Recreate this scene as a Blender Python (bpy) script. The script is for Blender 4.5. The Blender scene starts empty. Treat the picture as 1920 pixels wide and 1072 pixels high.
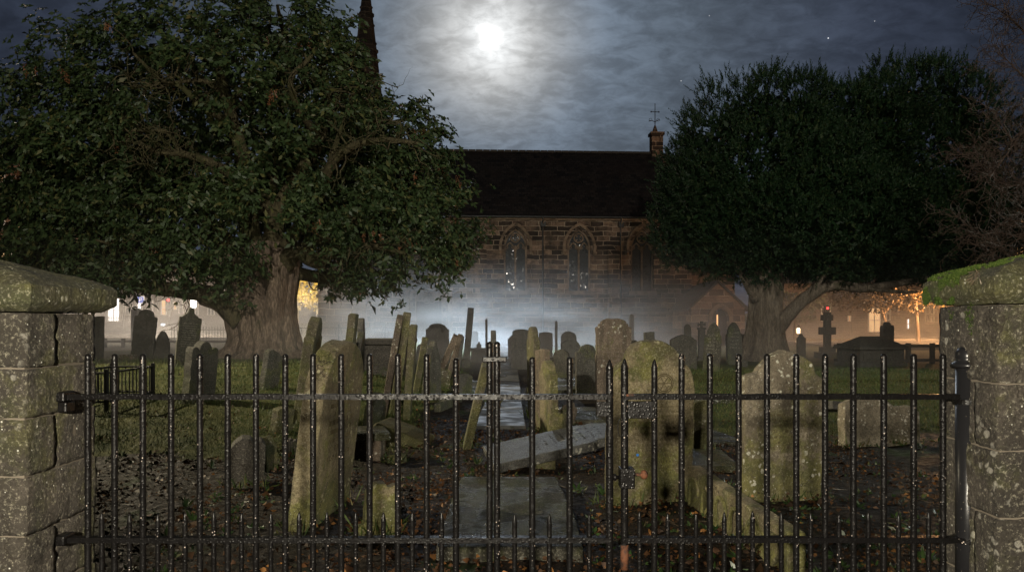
import bpy, bmesh, math, random
import numpy as np
from mathutils import Vector, Matrix, noise
from mathutils.geometry import tessellate_polygon
random.seed(7)
rng = np.random.default_rng(7)
SC = bpy.context.scene
COL = SC.collection
PI = math.pi
R = math.radians
EYE, F, HZ, CX = 1.3, 1400.0, 605.0, 960.0      # eye height, focal length in 1920-wide pixels, horizon row, centre column

def smooth(a, b, x):
    t = min(1, max(0, (x-a)/(b-a))); return t*t*(3-2*t)
def hgt(x, y):                                   # height of the churchyard ground
    z = .34*smooth(5, 18, y)*smooth(-.9, -4.2, x) + .1*smooth(8, 20, y)*smooth(1.5, 4.5, x)
    if y < 60: z += .05*noise.noise((x*.35, y*.35, 3.1))*smooth(3, 9, y)*smooth(.3, 2, abs(x+.1))
    return z
def wx(px, Y): return (px-CX)/F*Y
def wz(py, Y): return EYE-(py-HZ)/F*Y

# ---------------------------------------------------------------- object helpers
def tag(o, label=None, cat=None, group=None, kind=None):
    if label: o['label'] = label
    if cat: o['category'] = cat
    if group: o['group'] = group
    if kind: o['kind'] = kind
    return o
def thing(name, label, cat, loc=(0, 0, 0), rz=0, group=None):
    o = bpy.data.objects.new(name, None); COL.objects.link(o)
    o.location = loc; o.rotation_euler = (0, 0, rz); o.empty_display_size = .1
    return tag(o, label, cat, group)
def link(name, me, mat, parent=None):
    o = bpy.data.objects.new(name, me); COL.objects.link(o)
    if mat is not None and not me.materials: me.materials.append(mat)
    if parent: o.parent = parent
    return o
def dup(root, loc=None, rz=None, label=None, group=None):
    r = root.copy(); COL.objects.link(r)
    if loc is not None: r.location = loc
    if rz is not None: r.rotation_euler = (0, 0, rz)
    if label: r['label'] = label
    if group: r['group'] = group
    for ch in list(root.children):
        c = ch.copy(); COL.objects.link(c); c.parent = r
        for g in ch.children:
            d = g.copy(); COL.objects.link(d); d.parent = c
    return r
class MB:
    def __init__(s): s.v = []; s.f = []
    def add(s, vs, fs):
        n = len(s.v); s.v += [tuple(p) for p in vs]; s.f += [tuple(i+n for i in f) for f in fs]; return s
    def box(s, x0, x1, y0, y1, z0, z1):
        return s.add([(x0,y0,z0),(x1,y0,z0),(x1,y1,z0),(x0,y1,z0),(x0,y0,z1),(x1,y0,z1),(x1,y1,z1),(x0,y1,z1)],
                     [(0,3,2,1),(4,5,6,7),(0,1,5,4),(1,2,6,5),(2,3,7,6),(3,0,4,7)])
    def prism(s, pts, y0, y1):                   # outline in x,z pushed along y
        n = len(pts); vs = [(x, y0, z) for x, z in pts]+[(x, y1, z) for x, z in pts]
        fs = [tuple(range(n)), tuple(range(2*n-1, n-1, -1))]
        fs += [(i, n+i, n+(i+1) % n, (i+1) % n) for i in range(n)]
        return s.add(vs, fs)
    def lathe(s, prof, c=(0, 0, 0), n=12, sx=1, sy=1):
        vs, fs = [], []
        for r, z in prof:
            for k in range(n):
                a = 2*PI*k/n; vs.append((c[0]+r*sx*math.cos(a), c[1]+r*sy*math.sin(a), c[2]+z))
        for j in range(len(prof)-1):
            for k in range(n):
                k2 = (k+1) % n; fs.append((j*n+k, j*n+k2, (j+1)*n+k2, (j+1)*n+k))
        fs.append(tuple(range(n-1, -1, -1))); fs.append(tuple(range((len(prof)-1)*n, len(prof)*n)))
        return s.add(vs, fs)
    def tube(s, pts, rad, n=6, caps=True, wob=None):
        pts = [Vector(p) for p in pts]; m = len(pts); vs, fs = [], []
        if not hasattr(rad, '__len__'): rad = [rad]*m
        ref = Vector((.13, .31, .95))
        t0 = (pts[-1]-pts[0])
        if t0.length < 1e-6 or abs(t0.normalized().dot(ref.normalized())) > .9: ref = Vector((.94, .2, .1))
        for i in range(m):
            t = (pts[min(i+1, m-1)]-pts[max(i-1, 0)])
            t = t.normalized() if t.length > 1e-9 else Vector((0, 0, 1))
            a = t.cross(ref)
            a = a.normalized() if a.length > 1e-5 else Vector((1, 0, 0))
            b = t.cross(a)
            for k in range(n):
                th = 2*PI*k/n; r = rad[i]*(1 if wob is None else wob(i, th))
                vs.append(pts[i]+a*(r*math.cos(th))+b*(r*math.sin(th)))
        for i in range(m-1):
            for k in range(n):
                k2 = (k+1) % n; fs.append((i*n+k, i*n+k2, (i+1)*n+k2, (i+1)*n+k))
        if caps: fs.append(tuple(range(n-1, -1, -1))); fs.append(tuple(range((m-1)*n, m*n)))
        return s.add(vs, fs)
    def build(s, name, mat, parent=None, smooth_=False, bevel=0, seg=2, loc=None):
        me = bpy.data.meshes.new(name); me.from_pydata(s.v, [], s.f)
        bm = bmesh.new(); bm.from_mesh(me)
        bmesh.ops.recalc_face_normals(bm, faces=bm.faces)
        bm.to_mesh(me); bm.free()
        if smooth_:
            me.polygons.foreach_set('use_smooth', [True]*len(me.polygons))
        o = link(name, me, mat, parent)
        if bevel:
            m = o.modifiers.new('edge', 'BEVEL'); m.width = bevel; m.segments = seg; m.limit_method = 'ANGLE'; m.angle_limit = R(35)
        if loc is not None: o.location = loc
        return o
def np_mesh(name, V, nper, mat, parent=None, smooth_=False):
    """V: (faces, nper, 3) separate polygons as one mesh"""
    V = np.asarray(V, dtype=np.float32); nf = V.shape[0]
    me = bpy.data.meshes.new(name)
    me.vertices.add(nf*nper); me.vertices.foreach_set('co', V.reshape(-1))
    me.loops.add(nf*nper); me.loops.foreach_set('vertex_index', np.arange(nf*nper, dtype=np.int32))
    me.polygons.add(nf); me.polygons.foreach_set('loop_start', np.arange(0, nf*nper, nper, dtype=np.int32))
    me.update(calc_edges=True)
    return link(name, me, mat, parent)
def unit(a): return a/np.maximum(np.linalg.norm(a, axis=-1, keepdims=True), 1e-9)
def leaves(P, D, L, W, fold=.0):
    """diamond leaves: base P, direction D (unit), length L, width W -> (n,4,3)"""
    n = len(P); ref = unit(rng.normal(size=(n, 3)))
    S = unit(np.cross(D, ref)); N = np.cross(S, D)
    L = np.asarray(L).reshape(-1, 1); W = np.asarray(W).reshape(-1, 1)
    tip = P+D*L; mid = P+D*L*.45
    a = mid+S*W*.5+N*W*fold; b = mid-S*W*.5+N*W*fold
    return np.stack([P, a, tip, b], axis=1)

# ---------------------------------------------------------------- materials
class NT:
    def __init__(s, name):
        s.m = bpy.data.materials.new(name); s.m.use_nodes = True; s.t = s.m.node_tree; s.t.nodes.clear()
        s.out = s.n('ShaderNodeOutputMaterial')
    def n(s, typ, **kw):
        nd = s.t.nodes.new(typ)
        for k, v in kw.items(): setattr(nd, k, v)
        return nd
    def l(s, a, b): s.t.links.new(a, b)
    def put(s, sock, v):
        if hasattr(v, 'is_output') or isinstance(v, bpy.types.NodeSocket): s.l(v, sock)
        elif isinstance(v, (tuple, list)) and len(v) == 3 and sock.type == 'RGBA': sock.default_value = (*v, 1)
        else: sock.default_value = v
    def math(s, op, a, b=0, c=None, clamp=False):
        nd = s.n('ShaderNodeMath', operation=op, use_clamp=clamp); s.put(nd.inputs[0], a); s.put(nd.inputs[1], b)
        if c is not None: s.put(nd.inputs[2], c)
        return nd.outputs[0]
    def vmath(s, op, a, b=(0, 0, 0)):
        nd = s.n('ShaderNodeVectorMath', operation=op); s.put(nd.inputs[0], a)
        if op == 'SCALE': s.put(nd.inputs[3], b)
        else: s.put(nd.inputs[1], b)
        return nd.outputs['Value'] if op in ('DOT_PRODUCT', 'LENGTH') else nd.outputs[0]
    def mix(s, f, a, b, blend='MIX'):
        nd = s.n('ShaderNodeMix', data_type='RGBA', blend_type=blend)
        s.put(nd.inputs[0], f); s.put(nd.inputs[6], a); s.put(nd.inputs[7], b); return nd.outputs[2]
    def ramp(s, f, a, b, lo=0, hi=1):            # smooth threshold
        nd = s.n('ShaderNodeMapRange', interpolation_type='SMOOTHSTEP'); s.put(nd.inputs[0], f)
        nd.inputs[1].default_value = a; nd.inputs[2].default_value = b; nd.inputs[3].default_value = lo; nd.inputs[4].default_value = hi
        return nd.outputs[0]
    def noise(s, vec, scale, detail=4, rough=.55, dist=0):
        nd = s.n('ShaderNodeTexNoise'); s.put(nd.inputs['Vector'], vec); nd.inputs['Scale'].default_value = scale
        nd.inputs['Detail'].default_value = detail; nd.inputs['Roughness'].default_value = rough; nd.inputs['Distortion'].default_value = dist
        return nd.outputs[0]
    def voro(s, vec, scale, feature='F1', out='Distance'):
        nd = s.n('ShaderNodeTexVoronoi', feature=feature); s.put(nd.inputs['Vector'], vec); nd.inputs['Scale'].default_value = scale
        return nd.outputs[out]
    def bump(s, h, strength=.5, dist=.01, prev=None):
        nd = s.n('ShaderNodeBump'); nd.inputs['Strength'].default_value = strength; nd.inputs['Distance'].default_value = dist
        s.put(nd.inputs['Height'], h)
        if prev is not None: s.l(prev, nd.inputs['Normal'])
        return nd.outputs[0]
    def coords(s):                               # object coordinates, shifted at random for each object
        tc = s.n('ShaderNodeTexCoord'); oi = s.n('ShaderNodeObjectInfo')
        off = s.vmath('SCALE', (7.3, 3.1, 5.7), s.math('MULTIPLY', oi.outputs['Random'], 9.0))
        return s.vmath('ADD', tc.outputs['Object'], off), tc.outputs['Object'], oi.outputs['Random']
    def surf(s, col, rough=.8, spec=.3, normal=None, metal=0, emit=None, estr=0, coat=0, sss=None, trans=None):
        b = s.n('ShaderNodeBsdfPrincipled')
        s.put(b.inputs['Base Color'], col); s.put(b.inputs['Roughness'], rough); s.put(b.inputs['Metallic'], metal)
        s.put(b.inputs['Specular IOR Level'], spec); s.put(b.inputs['Coat Weight'], coat)
        if coat: b.inputs['Coat Roughness'].default_value = .12
        if normal is not None:
            s.l(normal, b.inputs['Normal'])
            if coat: s.l(normal, b.inputs['Coat Normal'])
        if emit is not None: s.put(b.inputs['Emission Color'], emit); s.put(b.inputs['Emission Strength'], estr)
        s.l(b.outputs[0], s.out.inputs[0]); return s.m
def sep(t, v):
    nd = t.n('ShaderNodeSeparateXYZ'); t.put(nd.inputs[0], v); return nd.outputs
def comb(t, x, y, z):
    nd = t.n('ShaderNodeCombineXYZ'); t.put(nd.inputs[0], x); t.put(nd.inputs[1], y); t.put(nd.inputs[2], z); return nd.outputs[0]

def stone_mat(name, c1, c2, moss=.3, mosscol=(.13, .13, .03), moss2=(.07, .09, .025), lichen=.3, lcol=(.55, .54, .45), streak=.5, rough=.78, spec=.35, bump=.6, wet=0, fleck=.5):
    t = NT(name); v, o, rnd = t.coords(); x, y, z = sep(t, v)
    col = t.mix(t.ramp(t.noise(v, 2.6, 6, .6), .35, .65), c1, c2)
    col = t.mix(t.ramp(t.noise(v, 22, 6, .72), .40, .66, 0, .85), col, t.mix(.6, c1, (.02, .017, .012)))
    st = t.noise(comb(t, t.math('MULTIPLY', x, 11), t.math('MULTIPLY', y, 11), t.math('MULTIPLY', z, 1.1)), 1.0, 4, .6)
    col = t.mix(t.ramp(st, .46, .68, 0, streak), col, (.022, .019, .014))
    ox_, oy_, oz_ = sep(t, o)
    mn = t.math('ADD', t.math('ADD', t.noise(v, 3.2, 7, .68), t.ramp(oz_, .5, .02, 0, .11)), t.math('MULTIPLY', t.noise(v, 28, 4, .7), .16))
    mcol = t.mix(t.ramp(t.noise(v, 9, 4), .35, .65), mosscol, moss2)
    col = t.mix(t.ramp(mn, .80-.42*moss, .93-.42*moss, 0, .88), col, mcol)
    col = t.mix(t.ramp(t.noise(v, 40, 5, .75), .52, .68, 0, .45), col, (.03, .028, .014))
    col = t.mix(t.ramp(t.noise(v, 1.9, 5, .62, .8), .50, .64, 0, .6), col, t.mix(.7, c2, (.02, .018, .012)))
    fine = t.noise(v, 75, 5, .8)
    col = t.mix(t.ramp(fine, .50, .64, 0, .8), col, t.mix(.75, c1, (.015, .012, .008)))
    col = t.mix(t.ramp(fine, .47, .36, 0, .5), col, t.mix(.55, col, (.62, .58, .44)))
    pit = t.math('MULTIPLY', t.ramp(t.voro(v, 48), .10, .20, 1, 0), t.ramp(t.noise(v, 6, 3), .46, .58))
    col = t.mix(t.math('MULTIPLY', pit, .8), col, (.018, .014, .01))
    crk = t.n('ShaderNodeTexVoronoi', feature='DISTANCE_TO_EDGE'); t.put(crk.inputs['Vector'], t.vmath('ADD', v, t.vmath('SCALE', comb(t, t.noise(v, 5, 4), t.noise(v, 6, 4), t.noise(v, 7, 4)), .35))); crk.inputs['Scale'].default_value = 3.2
    col = t.mix(t.math('MULTIPLY', t.ramp(crk.outputs['Distance'], .006, .016, .75, 0), t.ramp(t.noise(v, 1.7, 2), .50, .58)), col, (.02, .015, .01))
    gate = t.ramp(t.noise(v, 2.6, 3, .5), .56-.14*lichen, .64-.12*lichen)
    vd = t.voro(t.vmath('ADD', v, t.vmath('SCALE', comb(t, t.noise(v, 30, 2), t.noise(v, 27, 2), 0), .03)), 26)
    lm = t.math('MULTIPLY', t.ramp(vd, .30, .42, 1, 0), t.math('MULTIPLY', gate, t.ramp(t.noise(v, 13, 3), .5, .56)))
    col = t.mix(t.math('MULTIPLY', lm, min(1, lichen*1.6)), col, lcol)
    fl = t.math('MULTIPLY', t.ramp(t.voro(v, 34), .085, .13, 1, 0), t.ramp(t.noise(v, 7, 2), .62-.12*fleck, .65-.12*fleck))
    col = t.mix(t.math('MULTIPLY', fl, fleck), col, (.62, .62, .55))
    h = t.math('ADD', t.noise(v, 60, 7, .75), t.math('MULTIPLY', t.noise(v, 11, 6, .68), 2.0))
    nb = t.bump(h, min(1, bump*1.35), .018)
    rg = rough
    if wet:
        wm = t.ramp(t.math('ADD', t.noise(v, 2.2, 3, .5), t.math('MULTIPLY', t.noise(v, 14, 4, .65), .35)),   .60, .73)
        rg = t.math('SUBTRACT', rough, t.math('MULTIPLY', wm, rough-.2)); spec = t.math('ADD', .10, t.math('MULTIPLY', wm, spec-.10))
    return t.surf(col, rg, spec, nb)

M = {}
M['stone_brown'] = stone_mat('worn brown stone', (.20, .155, .115), (.135, .10, .075), moss=.38, lichen=.3, streak=.6)
M['stone_ochre'] = stone_mat('ochre sandstone', (.31, .26, .155), (.135, .11, .066), moss=.58, mosscol=(.165, .165, .04), moss2=(.07, .08, .022), lichen=.35, lcol=(.5, .47, .3), streak=.45)
M['stone_lichen'] = stone_mat('lichened stone', (.37, .32, .235), (.18, .15, .11), moss=.62, mosscol=(.2, .19, .06), moss2=(.11, .115, .035), lichen=.9, lcol=(.58, .57, .47), streak=.4, fleck=.9)
M['stone_moss'] = stone_mat('mossy stone', (.16, .14, .09), (.12, .10, .07), moss=.72, mosscol=(.125, .12, .04), moss2=(.07, .075, .025), lichen=.3, streak=.5)
M['stone_slate'] = stone_mat('dark slate with moss', (.078, .075, .066), (.05, .05, .045), moss=.5, mosscol=(.075, .08, .03), moss2=(.04, .05, .02), lichen=.1, streak=.45, fleck=.3)
M['stone_dark'] = stone_mat('sooty stone', (.075, .068, .06), (.045, .042, .038), moss=.25, mosscol=(.05, .06, .02), moss2=(.03, .04, .015), lichen=.1, streak=.4, fleck=.25)
M['stone_grey'] = stone_mat('grey slate stone', (.13, .125, .12), (.085, .083, .08), moss=.2, mosscol=(.07, .08, .03), lichen=.15, streak=.4, fleck=.3)
M['stone_wet'] = stone_mat('wet slab', (.062, .060, .050), (.03, .03, .025), moss=.42, mosscol=(.055, .06, .025), moss2=(.035, .04, .018), lichen=.12, streak=0, rough=.62, spec=.5, bump=.5, wet=1, fleck=.2)
M['stone_pale'] = stone_mat('pale lichen stone', (.42, .37, .28), (.26, .22, .16), moss=.3, mosscol=(.16, .13, .06), lichen=1, lcol=(.66, .63, .53), streak=.35, fleck=.9)
M['pillar'] = stone_mat('gate pier sandstone', (.088, .075, .061), (.022, .019, .016), moss=.52, mosscol=(.080, .077, .027), moss2=(.034, .036, .014), lichen=.2, lcol=(.6, .58, .5), streak=.6, bump=.85, fleck=.9)
M['cap'] = stone_mat('mossy coping stone', (.085, .073, .045), (.03, .026, .018), moss=.66, mosscol=(.092, .09, .028), moss2=(.04, .045, .016), lichen=.25, streak=.5, bump=.7, fleck=1)
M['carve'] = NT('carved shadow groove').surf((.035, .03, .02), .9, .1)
M['carve_pale'] = NT('pale cut letters').surf((.34, .33, .28), .8, .2)

def iron_mat(spec=.16, gate=.44):
    t = NT('wet flaking black paint'); v, o, r = t.coords()
    chip_glints = t.math('MULTIPLY', t.ramp(t.voro(v, 75), .13, .19, 1, 0), t.math('MULTIPLY', t.ramp(t.noise(v, 26, 3, .7), .50, .55), t.ramp(t.noise(v, 5, 3, .6), gate, gate+.12, .0, 1)))  # pale paint chips, also colouring in the glints of wet droplets
    col = t.mix(chip_glints, (.004, .0037, .0037), (.34, .285, .25))
    col = t.mix(t.ramp(t.noise(v, 5, 4, .7), .70, .76, 0, .8), col, (.07, .028, .014))
    h = t.math('ADD', t.noise(v, 90, 4, .65), t.math('MULTIPLY', t.ramp(t.voro(v, 95), .1, .45, 1, 0), 1.2))
    return t.surf(col, t.ramp(t.noise(v, 40, 3), .35, .65, .26, .42), spec, t.bump(h, .3, .004))
M['iron'] = iron_mat(); M['iron_rail'] = iron_mat(.08, .62)
t = NT('rust'); v, o, r = t.coords()
M['rust'] = t.surf(t.mix(t.ramp(t.noise(v, 30, 5), .4, .62), (.010, .006, .005), (.075, .027, .011)), .8, .3, t.bump(t.noise(v, 120, 4), .6, .004))
t = NT('smooth black post paint'); v, o, r = t.coords()
M['post'] = t.surf(t.mix(t.ramp(t.voro(v, 60), .06, .12, .8, 0), (.009, .009, .010), (.14, .12, .10)), .28, .22, t.bump(t.noise(v, 25, 4), .25, .004))
t = NT('dark painted metal'); M['dmetal'] = t.surf((.012, .012, .013), .5, .4)
t = NT('weathered timber'); v, o, r = t.coords(); x, y, z = sep(t, o)
M['wood'] = t.surf(t.mix(t.noise(v, 12, 4), (.09, .08, .065), (.045, .04, .034)), .8, .2)

def leaf_mat(name, a, b, c=None, rough=.45, spec=.4, trans=0):
    t = NT(name); g = t.n('ShaderNodeNewGeometry'); rnd = g.outputs['Random Per Island']
    col = t.mix(rnd, a, b)
    if c: col = t.mix(t.ramp(rnd, .86, .9), col, c)
    tc = t.n('ShaderNodeTexCoord')
    col = t.mix(t.ramp(t.noise(tc.outputs['Object'], .55, 3), .35, .65, 0, .5), col, t.mix(.5, a, (.012, .02, .01)))
    return t.surf(col, rough, spec)
M['leaf'] = leaf_mat('dark broad leaves', (.026, .048, .017), (.060, .088, .032), (.10, .10, .035), .5, .28)
M['needle'] = leaf_mat('yew needles', (.005, .018, .0065), (.017, .040, .014), (.032, .047, .015), .6, .2)
M['deadcone'] = leaf_mat('hanging brown seed heads', (.14, .055, .025), (.24, .105, .05))
M['yellowleaf'] = leaf_mat('yellow autumn leaves', (.42, .30, .04), (.55, .42, .08))
M['orangeleaf'] = leaf_mat('orange autumn leaves', (.06, .036, .013), (.115, .077, .026))
M['paleleaf'] = leaf_mat('pale grey green leaves', (.12, .16, .11), (.2, .24, .17))
M['litter'] = leaf_mat('fallen brown leaves', (.035, .018, .010), (.105, .045, .016), (.24, .11, .033), .6, .2)
M['twiglitter'] = leaf_mat('fallen twigs', (.07, .05, .035), (.16, .12, .08))
M['grass'] = leaf_mat('churchyard grass', (.035, .060, .014), (.09, .112, .03), (.15, .13, .05), .6, .25)
M['weed'] = leaf_mat('low green weeds', (.018, .042, .011), (.045, .078, .02), (.11, .105, .035), .4, .45)
M['moss'] = leaf_mat('bright cushion moss', (.018, .034, .005), (.043, .068, .010), (.066, .082, .017), .8, .15)
def bark_mat(name, a, b, moss=.3):
    t = NT(name); v, o, r = t.coords(); x, y, z = sep(t, o)
    vv = comb(t, x, y, t.math('MULTIPLY', z, .22))
    n1 = t.noise(vv, 7, 8, .68, .6); n2 = t.noise(vv, 26, 5, .7)
    col = t.mix(t.ramp(n1, .35, .68), a, b)
    col = t.mix(t.ramp(n2, .42, .6, .55, 0), col, (.02, .015, .011))
    col = t.mix(t.ramp(t.noise(o, 1.6, 5, .65), .62-.2*moss, .78-.2*moss, 0, .8), col, (.05, .055, .02))
    return t.surf(col, .85, .2, t.bump(t.math('ADD', n1, t.math('MULTIPLY', n2, .5)), 1.0, .07))
M['bark'] = bark_mat('furrowed bark', (.16, .12, .09), (.36, .275, .205), .2)
M['limb'] = bark_mat('mossy limb bark', (.085, .075, .04), (.15, .13, .07), .75)
M['yewbark'] = bark_mat('pale yew bark', (.15, .125, .095), (.26, .22, .17), .25)
M['twig'] = NT('thin bare twigs').surf((.05, .034, .026), .8, .2)
# ---------------------------------------------------------------- camera, render settings, sky
cam = bpy.data.cameras.new('camera'); co = bpy.data.objects.new('camera', cam); COL.objects.link(co)
co.location = (0, 0, EYE); co.rotation_euler = (R(90), 0, 0)
cam.sensor_width = 36; cam.lens = F/1920*36; cam.shift_y = (HZ-536)/1920; cam.clip_end = 2000; cam.clip_start = .05
SC.camera = co
SC.view_settings.view_transform = 'Standard'; SC.view_settings.look = 'None'; SC.view_settings.exposure = 0; SC.view_settings.gamma = 1
SC.render.engine = 'CYCLES'
cy = SC.cycles
cy.use_denoising = True; cy.max_bounces = 5; cy.diffuse_bounces = 2; cy.glossy_bounces = 3; cy.transmission_bounces = 3; cy.volume_bounces = 1; cy.transparent_max_bounces = 6
cy.sample_clamp_indirect = 4; cy.caustics_reflective = False; cy.caustics_refractive = False
cy.volume_step_rate = .35; cy.volume_max_steps = 160; cy.use_light_tree = True

MOON = Vector(((918-CX)/F, 1, (HZ-70)/F)).normalized()
MEL, MAZ = math.asin(MOON.z), math.atan2(MOON.x, MOON.y)
w = bpy.data.worlds.new('World'); SC.world = w; w.use_nodes = True
T = NT.__new__(NT); T.m = None; T.t = w.node_tree; T.t.nodes.clear()
wo = T.n('ShaderNodeOutputWorld'); bg = T.n('ShaderNodeBackground'); T.l(bg.outputs[0], wo.inputs[0])
tc = T.n('ShaderNodeTexCoord'); d = T.vmath('NORMALIZE', tc.outputs['Generated'])
sx, sy, sz = sep(T, d)
ang = T.math('MULTIPLY', T.math('ARCCOSINE', T.math('MINIMUM', T.vmath('DOT_PRODUCT', d, tuple(MOON)), .9999995)), 57.2958)
zz = T.math('ADD', T.math('MAXIMUM', sz, 0), .26)
pl = comb(T, T.math('DIVIDE', sx, zz), T.math('DIVIDE', sy, zz), 0)      # where the ray meets the cloud layer
n1 = T.noise(T.vmath('MULTIPLY', pl, (3.2, 4.0, 1)), 1.9, 7, .6, .6)
n2 = T.noise(T.vmath('MULTIPLY', pl, (1.9, 2.4, 1)), 10.5, 6, .62, .5)
cl = T.math('ADD', T.math('MULTIPLY', n1, .52), T.math('MULTIPLY', n2, .48))
clf = T.ramp(cl, .36, .66, .70, 1.24)
big = T.ramp(T.noise(pl, .5, 3), .35, .65, .8, 1.12)
def expf(a, s): return T.math('MULTIPLY', T.math('EXPONENT', T.math('MULTIPLY', a, -1.0/s)), 1.0)
halo = T.math('MULTIPLY', expf(ang, 13), .345)
wide = T.math('MULTIPLY', expf(ang, 24), .030)
g2 = T.math('MULTIPLY', ang, ang)
near = T.math('MULTIPLY', expf(g2, 7.5), .46)                             # bright cloud right round the moon
disc = T.math('ADD', T.math('MULTIPLY', expf(g2, .42), .9), T.math('MULTIPLY', expf(g2, 26), .19))
lum = T.math('ADD', T.math('MULTIPLY', T.math('ADD', halo, wide), T.math('MULTIPLY', clf, big)), T.math('MULTIPLY', near, T.ramp(cl, .36, .62, .55, 1.3)))
tint = T.mix(T.ramp(ang, 2.5, 9), (.97, .995, 1.01), (.71, .91, 1.18))
tint = T.mix(T.ramp(ang, 12, 30), tint, (.64, .82, 1.30))
c1 = T.vmath('SCALE', tint, lum)
c1 = T.vmath('ADD', c1, T.vmath('SCALE', (1, 1, .97), disc))
sky = T.n('ShaderNodeTexSky'); sky.sky_type = 'NISHITA'; sky.sun_disc = False; sky.sun_elevation = MEL; sky.sun_rotation = MAZ
c1 = T.vmath('ADD', c1, T.vmath('SCALE', sky.outputs[0], .00035))
for px, py, s in ((1553, 72, .9), (1277, 152, .35), (1640, 40, .3), (1330, 30, .25)):                # stars
    sd = Vector(((px-CX)/F, 1, (HZ-py)/F)).normalized()
    c1 = T.vmath('ADD', c1, T.vmath('SCALE', (1, 1, 1), T.math('MULTIPLY', T.math('GREATER_THAN', T.vmath('DOT_PRODUCT', d, tuple(sd)), 1-2.2e-7), s)))
T.l(c1, bg.inputs[0]); bg.inputs[1].default_value = 1.0

def lamp(name, typ, loc, power, color, radius=.1, aim=None, cone=None, blend=.3):
    L = bpy.data.lights.new(name, typ); L.energy = power; L.color = color
    o = bpy.data.objects.new(name, L); COL.objects.link(o); o.location = loc
    if typ == 'SUN': L.angle = radius
    else: L.shadow_soft_size = radius
    if typ == 'SPOT': L.spot_size = R(cone); L.spot_blend = blend
    if aim is not None: o.rotation_euler = (Vector(aim)-Vector(loc)).to_track_quat('-Z', 'Y').to_euler()
    return o
moonlight = lamp('moonlight', 'SUN', (0, 0, 60), .12, (.78, .88, 1.0), R(.6), aim=Vector((0, 0, 60))-MOON)
WARM, NEUT, COOL, SOD = (1.0, .80, .60), (1.0, .90, .76), (.80, .90, 1.0), (1.0, .50, .20)
lamp('street lamp by the gate', 'POINT', (-.5, -.9, 1.63), 1750, (1.0, .90, .72), .065)
lamp('added spot on church and trees', 'SPOT', (3.0, -14, 10), 20000, (1.0, .92, .78), .2, aim=(.2, 20, 11), cone=55, blend=.45)  # unseen spot added for church and trees, cone kept off the foreground
lamp('added spot on the left lawn', 'SPOT', (-16, 14, 7.0), 14000, (1.0, .86, .58), .12, aim=(-6.2, 12.5, 0), cone=62, blend=.6)  # out of view, added to brighten the left lawn
lamp('added spot on the right lawn', 'SPOT', (18, 15, 7), 3200, (.86, .95, .85), .12, aim=(7, 14, 0), cone=70, blend=.6)  # unseen counterpart added to lift the right lawn
lamp('left road lamp', 'POINT', (wx(330, 44), 44, 4.2), 3200, WARM, .15)
lamp('left road second lamp', 'POINT', (wx(190, 38), 38, 5.2), 1300, WARM, .15)
lamp('white lamp beyond the trunk', 'SPOT', (wx(600, 37.5), 37.5, 3.0), 1300, NEUT, .15, aim=(5, 32, .8), cone=125, blend=1)
lamp('added mist spot by the tower', 'SPOT', (-3.6, 33.5, 9.5), 23000, (.68, .84, 1.0), .15, aim=(-3.2, 33.5, 0), cone=84, blend=1)  # unseen overhead spot added to make the mist glow
lamp('added mist spot by the path', 'SPOT', (1.5, 33, 9.5), 14500, (.66, .83, 1.0), .15, aim=(1.6, 34.2, 0), cone=84, blend=1)  # second added spot, brightens the mist from above
lamp('added mist spot by the porch', 'SPOT', (7.5, 31, 9.5), 2200, (.72, .86, 1.0), .15, aim=(7.4, 32.5, 0), cone=84, blend=1)  # third, weaker added spot carrying the mist glow to the right
lamp('right road lamp', 'POINT', (wx(1790, 42), 42, 3.2), 4000, SOD, .15)
lamp('added light on the porch', 'POINT', (14.5, 33.5, 3.6), 380, (1.0, .66, .40), .1)  # unseen point light added to warm the porch front
lamp('added light on the young tree', 'POINT', (wx(572, 41), 41, 3.0), 750, (1.0, .82, .56), .1)  # added out of sight to warm the yellow leaves and tower side
lamp('right road second lamp', 'POINT', (wx(1500, 54), 54, 4.5), 1300, (1.0, .62, .36), .15)

# ---------------------------------------------------------------- ground
def axis(lo, hi, fine0, fine1, step, grow=1.12):
    a = list(np.arange(fine0, fine1+1e-6, step)); s = step; x = fine1
    while x < hi: s *= grow; x += s; a.append(x)
    s = step; x = fine0
    while x > lo: s *= grow; x -= s; a.insert(0, x)
    return a
XS = axis(-700, 700, -4, 4, .1); YS = axis(-60, 1500, 2.6, 11, .1)
def lawn(x, y):                                   # 1 where turf grows, 0 where the soil is bare
    n = .9*noise.noise((x*.8, y*.8, 9))+.5*noise.noise((x*2.3, y*2.3, 4))
    l = smooth(-.5, .7, (y-6.9)+n+1.1*min(0, x+4)*-.15)*smooth(-.5, .5, -x-1.25+.5*n)
    r = smooth(-.5, .7, (y-8.2)+n)*smooth(-.4, .5, x-1.5+.4*n)
    return max(l, r)
gv, gm = [], []
for y in YS:
    for x in XS:
        z = hgt(x, y)
        l = lawn(x, y) if y > 4 else 0
        if 2.5 < y < 14 and abs(x) < 8:
            z += (1-l)*(.022*noise.noise((x*2.2, y*2.2, 0))+.016*noise.noise((x*6, y*6, 2)))
        if y < 3.1: z -= .02
        gv.append((x, y, z)); gm.append(l)
nx = len(XS)
gf = [(j*nx+i, j*nx+i+1, (j+1)*nx+i+1, (j+1)*nx+i) for j in range(len(YS)-1) for i in range(nx-1)]
me = bpy.data.meshes.new('ground'); me.from_pydata(gv, [], gf)
at = me.attributes.new('lawn', 'FLOAT', 'POINT'); at.data.foreach_set('value', np.array(gm, dtype=np.float32))
me.polygons.foreach_set('use_smooth', [True]*len(gf))
t = NT('soil and turf'); tcn = t.n('ShaderNodeTexCoord'); P = tcn.outputs['Object']
an = t.n('ShaderNodeAttribute', attribute_name='lawn')
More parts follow.
